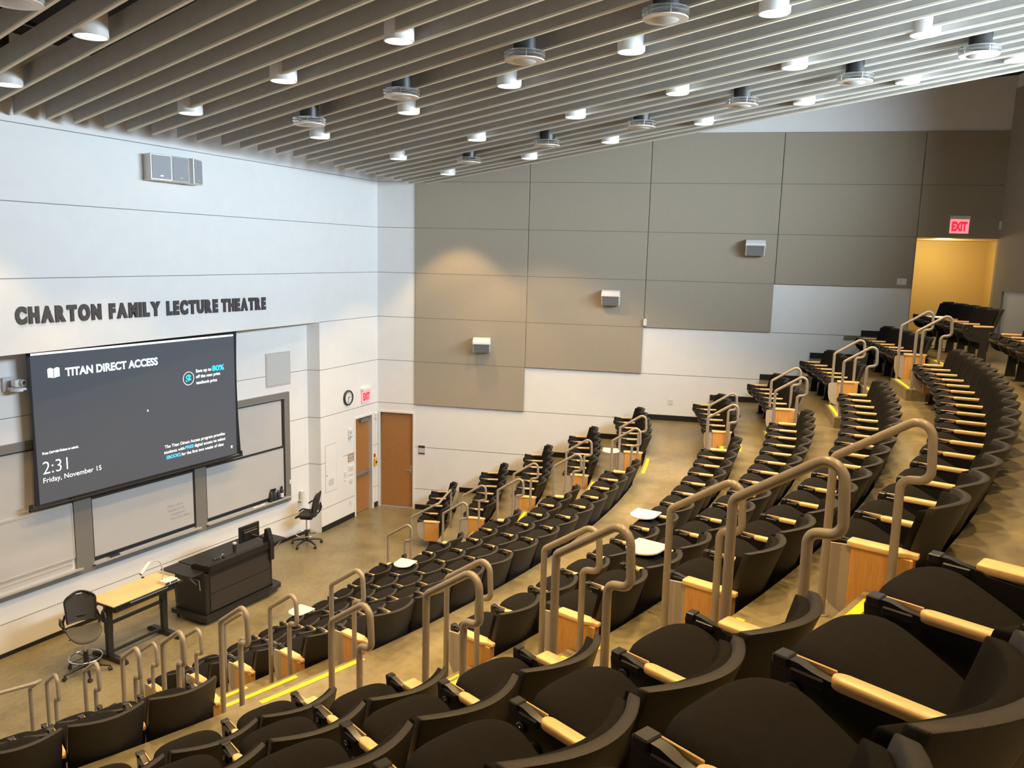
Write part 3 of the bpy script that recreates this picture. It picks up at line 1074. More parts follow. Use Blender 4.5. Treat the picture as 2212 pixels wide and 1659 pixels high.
# ------------------------------------------------------------------ projection screen (local x along UR, y up, z out)
SF = F_REC @ Matrix.Translation((0, 0, 0.25))
t = thing('projection_screen', 'large pulled down projection screen showing a grey slide', 'screen', SF @ Vector((-4.45, 2.33, 0)))
inv = t.matrix_world
def spart(name, mb, m, label=None, sm=0):
    o = obj(name, mb, m, None, sm, label)
    for v in o.data.vertices:
        v.co = v.co-Vector(t.location)
    o.parent = t
    return o
mb = MB()
# thin sheet with tensioned (slightly curved) sides
xs0, xs1, zt, zb = -6.56, -2.29, 5.15, 2.40
def sheet(off):
    def f(u, v):
        c = 0.05*math.sin(PI*v)
        xa, xb = xs0+c-.02*(1-v), xs1-c+.02*(1-v)
        return SF @ Vector((xa+(xb-xa)*u, zb+(zt-zb)*v, off))
    return f
mb.grid(sheet(0.004), 8, 14)
mb.grid(sheet(-0.004), 8, 14, True)
spart('screen_border', mb, MT['screenblack'])
mb = MB()
mb.grid(lambda u, v: SF @ Vector((-6.49+(4.11+.0*v)*u, 2.42+2.41*v, 0.0055)), 1, 1)
SLIDE = spart('projected_slide', mb, MT['screen'])
mb = MB(); mb.grid(lambda u, v: SF @ Vector((-6.48+4.09*u, 4.825+.035*v, 0.006)), 1, 1)
spart('slide_top_line', mb, MT['em_text'])
mb = MB(); mb.tube([SF @ Vector((-6.66, 2.36, 0)), SF @ Vector((-2.24, 2.36, 0))], .028, 10)
mb.box(-6.66, -6.60, 2.34, 2.45, -.015, .015, SF); mb.box(-2.30, -2.24, 2.34, 2.45, -.015, .015, SF)
spart('weight_bar', mb, MT['screenblack'], sm=40)

def stext(txt, x0, x1, y0, y1, m, name='slide_text', bold=0.0, full=True, label=None):
    me = textmesh(txt, 1.0, 1.0, bold)
    # y0 is the baseline, y1 the cap height line
    a, b, c, d = bounds(me)
    cap = 0.70
    kx, ky = (x1-x0)/(b-a), (y1-y0)/cap
    for v in me.vertices:
        v.co = SF @ Vector((x0+(v.co.x-a)*kx, y0+v.co.y*ky, 0.007))-Vector(t.location)
    me.materials.append(m)
    o = link(name, me, SLIDE)
    if label:
        o['label'] = label
    return o
W_, B_, C_ = MT['em_text'], MT['em_blue'], MT['em_cyan']
stext('TITAN DIRECT ACCESS', -5.93, -4.17, 4.443, 4.572, W_, bold=.035)
stext('Save up to', -3.335, -2.965, 4.197, 4.258, W_, bold=.022)
stext('80%', -2.945, -2.645, 4.183, 4.285, C_, bold=.03)
stext('off the new print', -3.335, -2.75, 4.09, 4.148, W_, bold=.022)
stext('textbook price', -3.335, -2.83, 3.972, 4.03, W_, bold=.022)
stext('$', -3.57, -3.445, 4.035, 4.175, C_, bold=.03)
mb = MB()
for k in range(40):
    a0_, a1_ = 2*PI*k/40, 2*PI*(k+1)/40
    mb.add([SF @ Vector((-3.507+r*math.cos(a), 4.106+r*math.sin(a), .007)) for (r, a) in ((.118, a0_), (.128, a0_), (.128, a1_), (.118, a1_))], [(0, 1, 2, 3)])
spart('slide_circle', mb, W_)
stext('Press Ctrl+Alt+Delete to unlock.', -6.395, -5.78, 3.222, 3.262, W_, bold=.022)
stext('2:31', -6.405, -5.985, 2.90, 3.11, W_, bold=-.012)
stext('Friday, November 15', -6.41, -5.39, 2.757, 2.84, W_)
stext('The Titan Direct Access program provides', -4.10, -2.68, 2.866, 2.924, W_, bold=.012)
stext('students with', -4.12, -3.665, 2.763, 2.821, W_, bold=.012)
stext('FREE', -3.645, -3.45, 2.763, 2.821, B_, bold=.03)
stext('digital access to select', -3.43, -2.67, 2.763, 2.821, W_, bold=.012)
stext('EBOOKS', -4.07, -3.755, 2.656, 2.718, B_, bold=.03)
stext('for the first two weeks of class', -3.735, -2.72, 2.656, 2.714, W_, bold=.012)
# open book, pointer and corner symbol of the slide
mb = MB()
def bk(pts):
    mb.add([SF @ Vector((x, y, .007)) for x, y in pts], [tuple(range(len(pts)))])
for sgn in (-1, 1):
    c = -6.125
    pts = [(c+sgn*.006, 4.435), (c+sgn*.05, 4.448), (c+sgn*.10, 4.452), (c+sgn*.10, 4.585), (c+sgn*.08, 4.60), (c+sgn*.045, 4.602), (c+sgn*.006, 4.585)]
    bk(pts if sgn > 0 else pts[::-1])
spart('slide_book', mb, W_)
mb = MB()
mb.add([SF @ Vector((-4.435+x, 3.63+y, .007)) for x, y in ((0, .03), (0, -.02), (.02, -.012), (.028, .004))], [(0, 1, 2, 3)])
for k in range(18):
    a0_, a1_ = .5+5.2*k/18, .5+5.2*(k+1)/18
    mb.add([SF @ Vector((-2.51+r*math.cos(a), 2.585+r*math.sin(a), .007)) for (r, a) in ((.018, a0_), (.028, a0_), (.028, a1_), (.018, a1_))], [(0, 1, 2, 3)])
mb.box(-2.515, -2.495, 2.585, 2.605, .006, .008, SF)
spart('slide_symbol', mb, W_)

# ------------------------------------------------------------------ sliding whiteboards in the recess
wb = thing('whiteboard_wall', 'long grey framed set of sliding whiteboards under the projection screen', 'whiteboard', F_REC @ Vector((-4.9, .92, 0)))
def wpart(name, mb, m, parent=None, label=None, sm=0):
    o = obj(name, mb, m, None, sm, label)
    off = Vector(wb.location)
    for v in o.data.vertices:
        v.co = v.co-off
    o.parent = parent or wb
    return o
mb = MB()
Q = F_REC
mb.box(-9.9, -0.64, 3.30, 3.44, 0, .055, Q)
mb.box(-9.9, -0.64, .94, 1.04, 0, .055, Q)
for (a, b) in ((-.80, -.64), (-3.28, -3.01), (-5.80, -5.48), (-8.62, -8.35)):
    mb.box(a, b, 1.04, 3.30, 0, .055, Q)
wpart('board_frame', mb, MT['alu'])
for (a, b, hand) in ((-8.35, -5.80, 0), (-5.48, -3.28, 1), (-3.01, -.80, 2)):
    m2 = MB(); m2.box(a+.02, b-.06, 2.24, 3.29, .004, .016, Q)
    wpart('upper_board', m2, MT['board'])
    m2 = MB()
    m2.box(b-.06, b, 2.24, 3.30, .003, .010, Q); m2.box(a+.02, b-.06, 3.27, 3.30, .004, .02, Q)
    wpart('upper_track', m2, MT['dark'])
    m2 = MB(); zb_ = 1.28 if hand == 0 else 1.16
    m2.box(a+.02, b-.03, zb_, 2.22, .018, .032, Q)
    lb = wpart('lower_board', m2, MT['board'])
    m2 = MB()
    m2.box(a+.01, b-.02, 2.205, 2.245, .016, .042, Q); m2.box(b-.035, b-.01, zb_, 2.22, .016, .040, Q); m2.box(a+.005, a+.025, zb_, 2.22, .016, .040, Q)
    m2.box(a+.01, b-.02, zb_-.02, zb_+.005, .016, .042, Q)
    wpart('board_edge', m2, MT['alulight'] if hand == 0 else MT['dark'])
    if hand == 0:
        m2 = MB(); m2.box(a, b-.06, 1.10, 1.262, .004, .022, Q); m2.box(a, b-.06, 1.17, 1.185, .02, .03, Q)
        wpart('lower_rail', m2, MT['alulight'])
    else:
        m2 = MB(); m2.box(a, b, 1.085, 1.14, .004, .022, Q); m2.box(a, b, 1.105, 1.12, .02, .028, Q)
        wpart('lower_rail', m2, MT['channel'])
    m2 = MB(); m2.box(a-.03, b+.06, 1.045, 1.062, .02, .135, Q, bev=.004, seg=1); m2.box(a-.03, b+.06, 1.045, 1.085, .125, .135, Q)
    wpart('marker_tray', m2, MT['alulight'])
    if hand == 1:
        for n_, (tx, ww) in enumerate((('Titan card', .36), ('found 11/14', .37), ('- mailed to', .36), ('Titan Card Office', .46))):
            me = textmesh(tx, 1.0, 1.0, -.012, 0, shear=.25)
            a_, b_2, c_, d_ = bounds(me)
            kx = ww/(b_2-a_)
            for v in me.vertices:
                v.co = Q @ Vector((-3.93+(v.co.x-a_)*kx+.02*n_, 1.63-.085*n_+v.co.y*.068, .0335))-Vector(wb.location)
            me.materials.append(MT['marker'])
            link('handwriting', me, lb)

def onwall(F, x, y, z=0.0):
    return F @ Vector((x, y, z))
def wthing(name, label, cat, F, x, y, group=None):
    o = bpy.data.objects.new(name, None)
    o.empty_display_size = .1
    COL.objects.link(o)
    o.matrix_world = F @ Matrix.Translation((x, y, 0))
    return tag(o, label, cat, group)
def wobj(name, mb, m, label, cat, F, x, y, sm=0, group=None, z=0.0):
    o = obj(name, mb, m, None, sm)
    o.matrix_world = F @ Matrix.Translation((x, y, z))
    return tag(o, label, cat, group)

# things on the whiteboard trays
mb = MB(); mb.box(-.085, .085, 0, .045, 0, .05, None, bev=.008)
o = wobj('board_eraser', mb, MT['dark'], 'dark felt eraser on the tray of the middle whiteboard', 'eraser', F_REC, -5.10, 1.062, z=.06)
mb = MB(); mb.box(-.17, .17, 0, .03, 0, .05, None, bev=.012); mb.m = 1; mb.box(-.02, .03, .028, .034, .012, .03)
wobj('remote_control', mb, [MT['offwhite'], MT['dark']], 'white remote control on the right whiteboard tray', 'remote control', F_REC, -1.65, 1.062, z=.06)
ROTX = Matrix.Rotation(-PI/2, 4, 'X')
def bottle(name, prof, m, label, x, z, capm=None, capp=None, extra=None):
    t_ = wthing(name, label, 'bottle', F_REC @ Matrix.Translation((0, 0, z)), x, 1.063)
    a = MB(); a.lathe(prof, 18, ROTX); obj('bottle_body', a, m, t_, 50)
    if capp:
        a = MB(); a.lathe(capp, 14, ROTX); obj('bottle_cap', a, capm, t_, 50)
    return t_
sprof = [(.05, 0), (.052, .01), (.052, .14), (.035, .19), (.018, .21), (.018, .23)]
t_ = bottle('spray_bottle', sprof, MT['dark'], 'black spray bottle at the right end of the whiteboard tray', -1.17, .07)
a = MB(); a.prism([(-.03, .225), (.03, .225), (.035, .26), (.03, .285), (-.07, .285), (-.075, .26), (-.03, .25)], 'z', -.015, .015); a.tube([(-.055, .255, 0), (-.06, .19, 0)], .006, 6)
obj('spray_trigger', a, MT['metal'], t_)
bottle('spray_bottle', [(.045, 0), (.047, .01), (.047, .17), (.03, .22), (.014, .235), (.014, .25)], MT['dark'], 'dark bottle leaning by the whiteboard, leftmost at the right tray end', -1.27, .07, MT['metal'], [(.018, .25), (.018, .285), (.01, .29)])
bottle('cleaner_bottle', [(.034, 0), (.036, .01), (.036, .15), (.014, .20)], MT['navy'], 'small navy blue bottle between the spray bottles', -1.06, .07, MT['navy'], [(.013, .20), (.013, .225)])
t_ = bottle('cleaner_bottle', [(.042, 0), (.044, .01), (.044, .19), (.02, .24)], MT['dark'], 'tall dark bottle with a white label beside the frame post', -.95, .07, MT['metal'], [(.022, .24), (.022, .28), (.012, .285)])
a = MB(); a.lathe([(.0448, .04), (.0448, .14)], 18, ROTX, cap=False); obj('bottle_label', a, MT['offwhite'], t_, 50)
mb = MB(); mb.box(-.02, .02, -.05, .05, 0, .02, None, bev=.004)
wobj('wall_switch', mb, MT['offwhite'], 'small white switch on the right post of the whiteboard frame', 'switch', F_REC, -.68, 1.38, z=.055)

# recessed ceiling-height loudspeaker grille above the right whiteboard
g = wthing('wall_loudspeaker', 'square grey loudspeaker grille flush in the recess above the right whiteboard', 'loudspeaker', F_REC, -.92, 3.97)
mb = MB(); mb.box(-.37, .37, -.37, .37, -.02, .018, None, bev=.004, seg=1); obj('rim', mb, MT['alulight'], g)
mb = MB(); mb.box(-.335, .335, -.335, .335, .01, .024, None, bev=.004, seg=1); obj('grille', mb, MT['lightgrey'], g)

# tracking camera on the left
g = wthing('tracking_camera', 'white robotic video camera on a bracket left of the projection screen', 'camera', F_REC, -6.68, 4.30)
mb = MB(); mb.box(-.13, .02, -.02, .20, 0, .05, None, bev=.01); mb.box(-.08, -.02, .0, .05, .05, .16); obj('wall_bracket', mb, MT['lightgrey'], g)
mb = MB()
mb.lathe([(.03, -.02), (.11, -.012), (.115, .01), (.10, .035), (.05, .04)], 24, Matrix.Translation((.03, .0, .17)) @ Matrix.Rotation(-PI/2, 4, 'X'))
obj('camera_base', mb, MT['offwhite'], g, 50)
mb = MB(); mb.box(-.055, .095, .05, .17, .11, .23, None, bev=.03, seg=3); obj('camera_head', mb, MT['offwhite'], g, 50)
mb = MB(); T_ = Matrix.Translation((.045, .12, .22)) @ Matrix.Rotation(.35, 4, 'Y')
mb.lathe([(.05, 0), (.05, .05), (.042, .055)], 20, T_); obj('lens_barrel', mb, MT['lightgrey'], g, 40)
mb = MB(); mb.lathe([(.04, .0555), (.005, .056)], 20, T_); obj('lens', mb, MT['lens'], g)
mb = MB(); mb.box(.04, .10, -.012, .008, .28, .288); obj('status_window', mb, MT['navy'], g)

# cluster of three loudspeakers high on the front wall
for i, (x, an, lab) in enumerate(((-6.92, 12, 'leftmost of three grey loudspeakers high on the front wall'), (-6.53, 0, 'middle one of three grey loudspeakers high on the front wall'), (-6.17, -24, 'rightmost of three grey loudspeakers high on the front wall'))):
    g = wthing('loudspeaker', lab, 'loudspeaker', F_FRONT @ Matrix.Translation((x, 7.87, .13)) @ Matrix.Rotation(-an*D2R, 4, 'Y'), 0, 0, 'loudspeaker cluster on the front wall')
    mb = MB(); mb.box(-.195, .195, -.215, .215, -.10, .13, None, bev=.008, seg=1); obj('cabinet', mb, MT['alulight'], g)
    mb = MB(); mb.box(-.17, .175, -.19, .195, .125, .14, None, bev=.004, seg=1); obj('grille', mb, MT['grille'], g)
    mb = MB(); mb.box(-.03, .03, -.15, -.13, .139, .143); obj('badge', mb, MT['alulight'], g)

# side wall loudspeakers
for (s_, z_, an, lab) in ((2.74, 4.35, 10, 'white wedge loudspeaker low on the fabric panels, nearest the screen'), (5.85, 5.61, 0, 'white wedge loudspeaker in the middle of the panelled side wall'), (9.03, 6.84, -3, 'white wedge loudspeaker highest on the panelled wall, nearest the exit sign')):
    g = wthing('side_loudspeaker', lab, 'loudspeaker', F_SIDE @ Matrix.Translation((s_, z_, .06)) @ Matrix.Rotation(an*D2R, 4, 'Y'), 0, 0, 'white loudspeakers on the panelled wall')
    mb = MB()
    mb.prism([(.19, .03), (.17, .20), (.10, .275), (.05, .28), (-.17, .145), (-.17, .03)], 'x', -.21, .21)
    obj('cabinet', mb, MT['offwhite'], g)
    mb = MB(); mb.prism([(.04, .288), (.05, .288), (-.165, .155), (-.165, .14)], 'x', -.185, .185); obj('grille', mb, MT['grille2'], g)
    mb = MB(); mb.box(-.05, .05, -.05, .05, -.02, .04); mb.lathe([(.04, 0), (.04, .02)], 16, Matrix.Translation((.205, .05, .12)) @ Matrix.Rotation(PI/2, 4, 'Y')); mb.lathe([(.04, 0), (.04, .02)], 16, Matrix.Translation((-.225, .05, .12)) @ Matrix.Rotation(PI/2, 4, 'Y'))
    obj('mounting_bracket', mb, MT['lightgrey'], g, 40)

# ------------------------------------------------------------------ doors
def door(name, F, x0, x1, top, depth, hinge_left, bar):
    d = bpy.data.objects.new(name, None); COL.objects.link(d)
    d['kind'] = 'structure'
    d.matrix_world = F @ Matrix.Translation((x0, 0, 0))
    w_ = x1-x0
    mb = MB()
    mb.box(-.05, 0, 0, top+.05, -depth-.02, .015); mb.box(w_, w_+.05, 0, top+.05, -depth-.02, .015); mb.box(0, w_, top, top+.05, -depth-.02, .015)
    obj('door_frame', mb, MT['white'], d)
    mb = MB(); mb.box(.006, w_-.006, .012, top-.006, -depth-.05, -depth, None, bev=.003, seg=1)
    obj('door_leaf', mb, MT['door'], d)
    return d, w_
d, w_ = door('door_1', F_FRONT, DL0, DL1, DTOP, .09, True, True)
mb = MB(); mb.box(.03, w_-.05, .98, 1.06, -.09, -.03, None, bev=.01); mb.box(.03, .12, .96, 1.08, -.09, -.04); mb.box(w_-.14, w_-.05, .96, 1.08, -.09, -.04)
obj('push_bar', mb, MT['alu'], d)
mb = MB(); mb.box(w_-.42, w_-.10, DTOP-.14, DTOP-.05, -.09, -.03, None, bev=.008); mb.box(w_-.35, w_-.05, DTOP-.05, DTOP-.035, -.05, -.03)
obj('door_closer', mb, MT['alu'], d)
mb = MB(); mb.box(.06, .12, 1.15, 1.85, -.092, -.085); obj('vision_strip', mb, MT['dark'], d)
d, w_ = door('door_2', F_SIDE, SD0, SD1, SDT, .05, False, False)
mb = MB(); mb.box(w_-.09, w_-.04, .93, 1.13, -.05, -.042, None, bev=.004, seg=1); mb.tube(fillet([(w_-.065, 1.02, -.05), (w_-.065, 1.02, .01), (w_-.19, 1.02, .01)], .015), .010, 8)
obj('door_handle', mb, MT['steel'], d, 40)
# opening trims at the back doorway
mb = MB(); mb.box(OP0-.004, OP0+.004, 4.95, OPZ, -.15, .047, F_SIDE); mb.box(OP1-.004, OP1+.004, 4.95, OPZ, -.15, .047, F_SIDE)
struct('trim_1', mb, MT['panel'])

# ------------------------------------------------------------------ small things on the front and side walls
g = wthing('wall_clock', 'round black rimmed wall clock on the white front wall', 'clock', F_FRONT, -1.31, 3.06)
mb = MB(); mb.lathe([(.15, 0), (.185, .0), (.185, .035), (.172, .05), (.155, .05), (.150, .028)], 40, cap=False); obj('rim', mb, MT['dark'], g, 40)
mb = MB(); mb.lathe([(.152, .024), (.001, .0241)], 40); obj('dial', mb, MT['offwhite'], g)
mb = MB()
for k in range(12):
    T_ = Matrix.Rotation(-k*PI/6, 4, 'Z'); mb.box(-.006, .006, .115, .142, .0245, .026, T_)
T_ = Matrix.Rotation(-75*D2R, 4, 'Z'); mb.box(-.007, .007, -.02, .085, .027, .029, T_)
T_ = Matrix.Rotation(-186*D2R, 4, 'Z'); mb.box(-.005, .005, -.02, .13, .030, .032, T_)
obj('clock_hands', mb, MT['dark'], g)

def exit_sign(F, x, y, label, w_=.36, h=.30):
    g = wthing('exit_sign', label, 'exit sign', F, x, y)
    mb = MB(); mb.box(-w_/2-.01, w_/2+.01, h/2-.02, h/2+.055, 0, .09, None, bev=.01, seg=1); obj('housing', mb, MT['offwhite'], g)
    mb = MB(); mb.box(-w_/2, w_/2, -h/2, h/2-.02, .03, .048, None, bev=.003, seg=1); obj('lit_panel', mb, MT['exit'], g)
    me = textmesh('EXIT', .2, 1, .012, .001)
    fit(me, -w_*.40, w_*.40, -h*.36, h*.28)
    for v in me.vertices:
        v.co.z += .050
    me.materials.append(MT['exitred'])
    link('exit_letters', me, g)
exit_sign(F_FRONT, -.58, 3.00, 'glowing red exit sign right of the clock')
exit_sign(F_SIDE, 13.20, 7.40, 'glowing red exit sign above the back doorway', .38, .32)

g = wthing('fire_strobe', 'white fire alarm strobe left of the front door', 'alarm', F_FRONT, -1.25, 2.15)
mb = MB(); mb.box(-.06, .06, -.10, .13, 0, .04, None, bev=.008); obj('alarm_body', mb, MT['offwhite'], g)
mb = MB(); mb.lathe([(.045, 0), (.045, .012), (.03, .018)], 18, Matrix.Translation((0, .06, .04))); mb.box(-.04, .04, -.08, -.02, .04, .075, None, bev=.01); obj('strobe_lens', mb, MT['lightgrey'], g, 40)
g = wthing('access_hatch', 'flush white access hatch low on the front wall', 'hatch', F_FRONT, -2.0, 1.48)
mb = MB(); mb.box(-.215, .215, -.56, .56, 0, .008, None, bev=.002, seg=1); obj('hatch_door', mb, MT['white'], g)
mb = MB()
for (a, b, c, d_) in ((-.222, -.214, -.567, .567), (.214, .222, -.567, .567), (-.222, .222, -.567, -.559), (-.222, .222, .559, .567)):
    mb.box(a, b, c, d_, 0, .003)
obj('hatch_gap', mb, MT['groove'], g)
mb = MB()
for k in range(9):
    mb.box(-.10+.022*k, -.09+.022*k, -.42, -.27, .007, .012)
obj('louvre', mb, MT['lightgrey'], g)
mb = MB(); mb.lathe([(.012, 0), (.012, .012)], 10, Matrix.Translation((-.18, -.15, .008))); obj('latch', mb, MT['dark'], g)
g = wthing('route_sign', 'tan sign with two lines of white capitals left of the front door', 'sign', F_FRONT, -1.20, 1.55)
mb = MB(); mb.box(-.12, .12, -.095, .095, 0, .012, None, bev=.003, seg=1); obj('sign_plate', mb, MT['taupe'], g)
for tx, y0 in (('EXIT', .012), ('ROUTE', -.07)):
    me = textmesh(tx, .07, 1, .002, .0005); fit(me, -.085, .085, y0, y0+.052)
    for v in me.vertices: v.co.z += .013
    me.materials.append(MT['offwhite']); link('sign_text', me, g)
for (x, y, wx, hy, lab) in ((-1.20, 1.30, .20, .13, 'white double control panel beside the front door, under the tan sign'), (-1.21, 1.14, .20, .06, 'white narrow plate under the control panel by the front door'),
                            (-1.45, 1.20, .065, .13, 'white single switch plate left of the control panel'), (-1.45, 1.04, .065, .06, 'tiny white plate under the single switch plate'),
                            (-1.20, .98, .085, .12, 'white box with small knob under the control panels'), (-1.27, .98, .05, .05, 'tiny white plate left of the white knob box'), (-1.24, .43, .07, .11, 'white outlet plate low beside the front door')):
    g = wthing('wall_plate', lab, 'wall plate', F_FRONT, x, y)
    mb = MB(); mb.box(-wx/2, wx/2, -hy/2, hy/2, 0, .012 if hy < .12 else .022, None, bev=.004, seg=1); obj('cover', mb, MT['offwhite'], g)
    mb = MB(); mb.box(-wx*.3, wx*.3, -hy*.28, hy*.02, .011 if hy < .12 else .021, .014 if hy < .12 else .026, None); obj('control', mb, MT['lightgrey'], g)
g = wthing('door_contact', 'small white sensor box in the corner between the two wooden doors', 'sensor', F_FRONT, -.11, 2.42)
mb = MB(); mb.box(-.05, .05, -.07, .07, 0, .045, None, bev=.006); obj('sensor_body', mb, MT['offwhite'], g)
mb = MB(); mb.box(-.008, .008, -2.2, -.07, 0, .012); obj('cable_cover', mb, MT['white'], g)
g = wthing('pull_station', 'yellow alarm button box between the two wooden doors', 'alarm button', F_FRONT, -.15, 1.22)
mb = MB(); mb.box(-.055, .055, -.10, .09, 0, .05, None, bev=.008); obj('button_box', mb, MT['yell2'], g)
mb = MB(); mb.lathe([(.03, 0), (.03, .012)], 14, Matrix.Translation((0, -.01, .05))); obj('button', mb, MT['dark'], g)
mb = MB(); mb.box(-.04, .04, .11, .20, 0, .01); obj('red_label', mb, MT['red'], g)
g = wthing('room_sign', 'black and grey room sign on the side wall right of the door', 'sign', F_SIDE, 1.19, 1.585)
mb = MB(); mb.box(-.085, .085, -.11, .11, 0, .012, None, bev=.003, seg=1); obj('sign_plate', mb, MT['lightgrey'], g)
mb = MB(); mb.box(-.085, .085, .05, .11, .011, .016); mb.box(-.085, .085, -.11, -.08, .011, .016); obj('black_band', mb, MT['dark'], g)
g = wthing('wall_outlet', 'white four hole outlet plate on the side wall above the cross aisle', 'outlet', F_SIDE, 7.35, 3.20)
mb = MB(); mb.box(-.06, .06, -.065, .065, 0, .012, None, bev=.004, seg=1); obj('cover', mb, MT['offwhite'], g)
mb = MB()
for sx in (-1, 1):
    for sy in (-1, 1):
        mb.box(sx*.025-.014, sx*.025+.014, sy*.028-.016, sy*.028+.016, .011, .0135)
obj('socket', mb, MT['lightgrey'], g)
for (x, wx, lab) in ((12.105, .09, 'small white switch plate on the last fabric panel, left of a larger plate'), (12.205, .12, 'larger white switch plate on the last fabric panel beside the doorway')):
    mb = MB(); mb.box(-wx/2+.004, wx/2-.004, -.07, .07, 0, .012, None, bev=.004, seg=1)
    wobj('wall_plate', mb, MT['offwhite'], lab, 'wall plate', F_SIDE, x, 6.185, z=.045)
mb = MB(); mb.box(-.04, .04, -.08, .08, 0, .05, None, bev=.008); wobj('motion_sensor', mb, MT['offwhite'], 'small white sensor on the edge of the fabric panel under the middle loudspeaker', 'sensor', F_SIDE, 6.66, 5.07, z=.045)
mb = MB(); mb.box(-.035, .035, -.09, .09, 0, .06, None, bev=.008); wobj('motion_sensor', mb, MT['offwhite'], 'small white sensor in the back corner right of the exit sign', 'sensor', F_SIDE, 14.0, 7.42, z=.045)

# ------------------------------------------------------------------ stage furniture
# sit-stand table
g = thing('stage_table', 'tall maple topped table with black telescopic legs on the stage', 'table', (-8.29, -.72, 0), -3.8*D2R)
mb = MB(); mb.box(-.635, .635, -.30, .30, .985, 1.005, None, bev=.008); obj('table_top', mb, MT['tabletop'], g)
mb = MB(); mb.box(-.637, .637, -.302, .302, .972, .9855, None, bev=.004, seg=1); obj('edge_band', mb, MT['dark'], g)
mb = MB(); mb.box(-.56, .56, -.235, -.20, .85, .97); mb.box(-.56, .56, .20, .235, .88, .97); mb.box(-.56, -.50, -.2, .2, .90, .97); mb.box(.50, .56, -.2, .2, .90, .97)
obj('under_frame', mb, MT['lect'], g)
for y_ in (.925, .955):
    mb = MB(); mb.box(-.30, .42, -.262, -.24, y_, y_+.014, None); obj('cable_tray_bar', mb, MT['alulight'], g)
for sx in (-1, 1):
    mb = MB()
    mb.box(sx*.52-.055, sx*.52+.055, -.045, .045, .45, .97, None, bev=.01, seg=1); mb.box(sx*.52-.045, sx*.52+.045, -.038, .038, .06, .47)
    obj('leg', mb, MT['lect'], g)
    mb = MB(); mb.prism([(-.38, 0), (-.38, .05), (-.30, .085), (.30, .085), (.38, .05), (.38, 0)], 'x', sx*.52-.045, sx*.52+.045)
    obj('foot', mb, MT['lect'], g)
mb = MB(); mb.box(-.48, .48, -.02, .02, .58, .63); mb.box(-.48, .48, -.02, .02, .10, .14); obj('cross_bar', mb, MT['lect'], g)
mb = MB(); mb.box(-.61, -.575, -.05, .05, .66, .84, None, bev=.01); obj('height_control', mb, MT['dark'], g)
mb = MB(); mb.box(.60, .72, -.27, -.15, .93, .955); mb.tube(fillet([(.58, -.22, .93), (.62, -.20, .72), (.66, -.16, .55), (.74, -.1, .45)], .05), .014, 8)
obj('cable', mb, MT['dark'], g, 40)

# document camera
g = thing('document_camera', 'white document camera with a curved arm on the maple table', 'document camera', (-7.86, -.98, 1.005), -3.8*D2R)
mb = MB(); mb.prism([(-.10, 0), (.10, 0), (.10, .03), (.06, .055), (-.10, .055)], 'x', -.12, .12); obj('camera_base', mb, MT['offwhite'], g)
mb = MB(); mb.box(-.122, -.05, -.104, -.09, .008, .045); mb.box(-.03, .11, -.103, -.09, .01, .04); obj('connector_panel', mb, MT['dark'], g)
mb = MB(); mb.tube(fillet([(-.04, .06, .05), (-.04, .06, .22), (-.10, .06, .40), (-.24, .06, .44), (-.32, .06, .43)], .10), .011, 10); mb.lathe([(.03, .05), (.022, .08), (.014, .09)], 14, Matrix.Translation((-.04, .06, 0)))
obj('curved_arm', mb, MT['alulight'], g, 50)
mb = MB(); mb.tube([(-.30, .06, .435), (-.50, .02, .31)], .030, 14); obj('camera_head', mb, MT['offwhite'], g, 40)
mb = MB(); mb.tube([(-.495, .021, .313), (-.505, .019, .306)], .024, 14); mb.lathe([(.026, 0), (.026, .01)], 12, Matrix.Translation((-.465, .02, .24))); obj('lens', mb, MT['lens'], g, 40)

# lectern desk
g = thing('lectern_desk', 'black presenter desk with side shelves and wheeled base in front of the whiteboards', 'lectern', (-6.37, -.80, 0), -4.2*D2R)
mb = MB(); mb.box(-.80, .80, -.40, .38, .16, .92, None, bev=.01, seg=1); obj('cabinet', mb, MT['lect'], g)
mb = MB(); mb.box(-.70, .72, -.412, -.395, .20, .52); mb.box(-.70, .72, -.412, -.395, .535, .84); obj('front_panel', mb, MT['lectpanel'], g)
mb = MB(); mb.box(-.66, .86, -.36, .44, .925, .955, None, bev=.006, seg=1); obj('desk_top', mb, MT['lect'], g)
mb = MB(); mb.box(-1.06, -.67, -.34, .42, .925, .950, None, bev=.012); obj('side_shelf', mb, MT['lect'], g)
mb = MB(); mb.box(.87, 1.30, -.30, .24, .925, .950, None, bev=.012); obj('side_shelf', mb, MT['lect'], g)
mb = MB(); mb.tube([(.84, -.25, .70), (1.22, -.25, .915)], .012, 8); mb.tube([(-.82, -.20, .70), (-1.0, -.2, .915)], .012, 8); obj('shelf_bracket', mb, MT['alu'], g, 40)
mb = MB()
mb.prism([(-.43, .93), (-.43, 1.05), (-.36, 1.06), (-.30, 1.01), (-.30, .955)], 'x', -.74, .70)
mb.prism([(-.43, .955), (-.43, 1.05), (-.10, 1.05), (-.02, 1.02), (.02, .955)], 'x', -.745, -.70)
obj('raised_ledge', mb, MT['lect'], g)
mb = MB(); mb.prism([(-.46, .70), (-.46, 1.05), (-.38, 1.30), (-.32, 1.30), (-.28, .955), (-.28, .70)], 'x', .70, .80); obj('end_wing', mb, MT['lect'], g)
mb = MB(); mb.prism([(-.90, -.36), (-.86, -.48), (.60, -.52), (.98, -.44), (1.02, -.30), (1.0, .40), (-.88, .40)], 'z', .075, .16); mb.prism([(-.72, -.40), (.80, -.40), (.80, .38), (-.72, .38)], 'z', .15, .20)
obj('base_plinth', mb, MT['lect'], g)
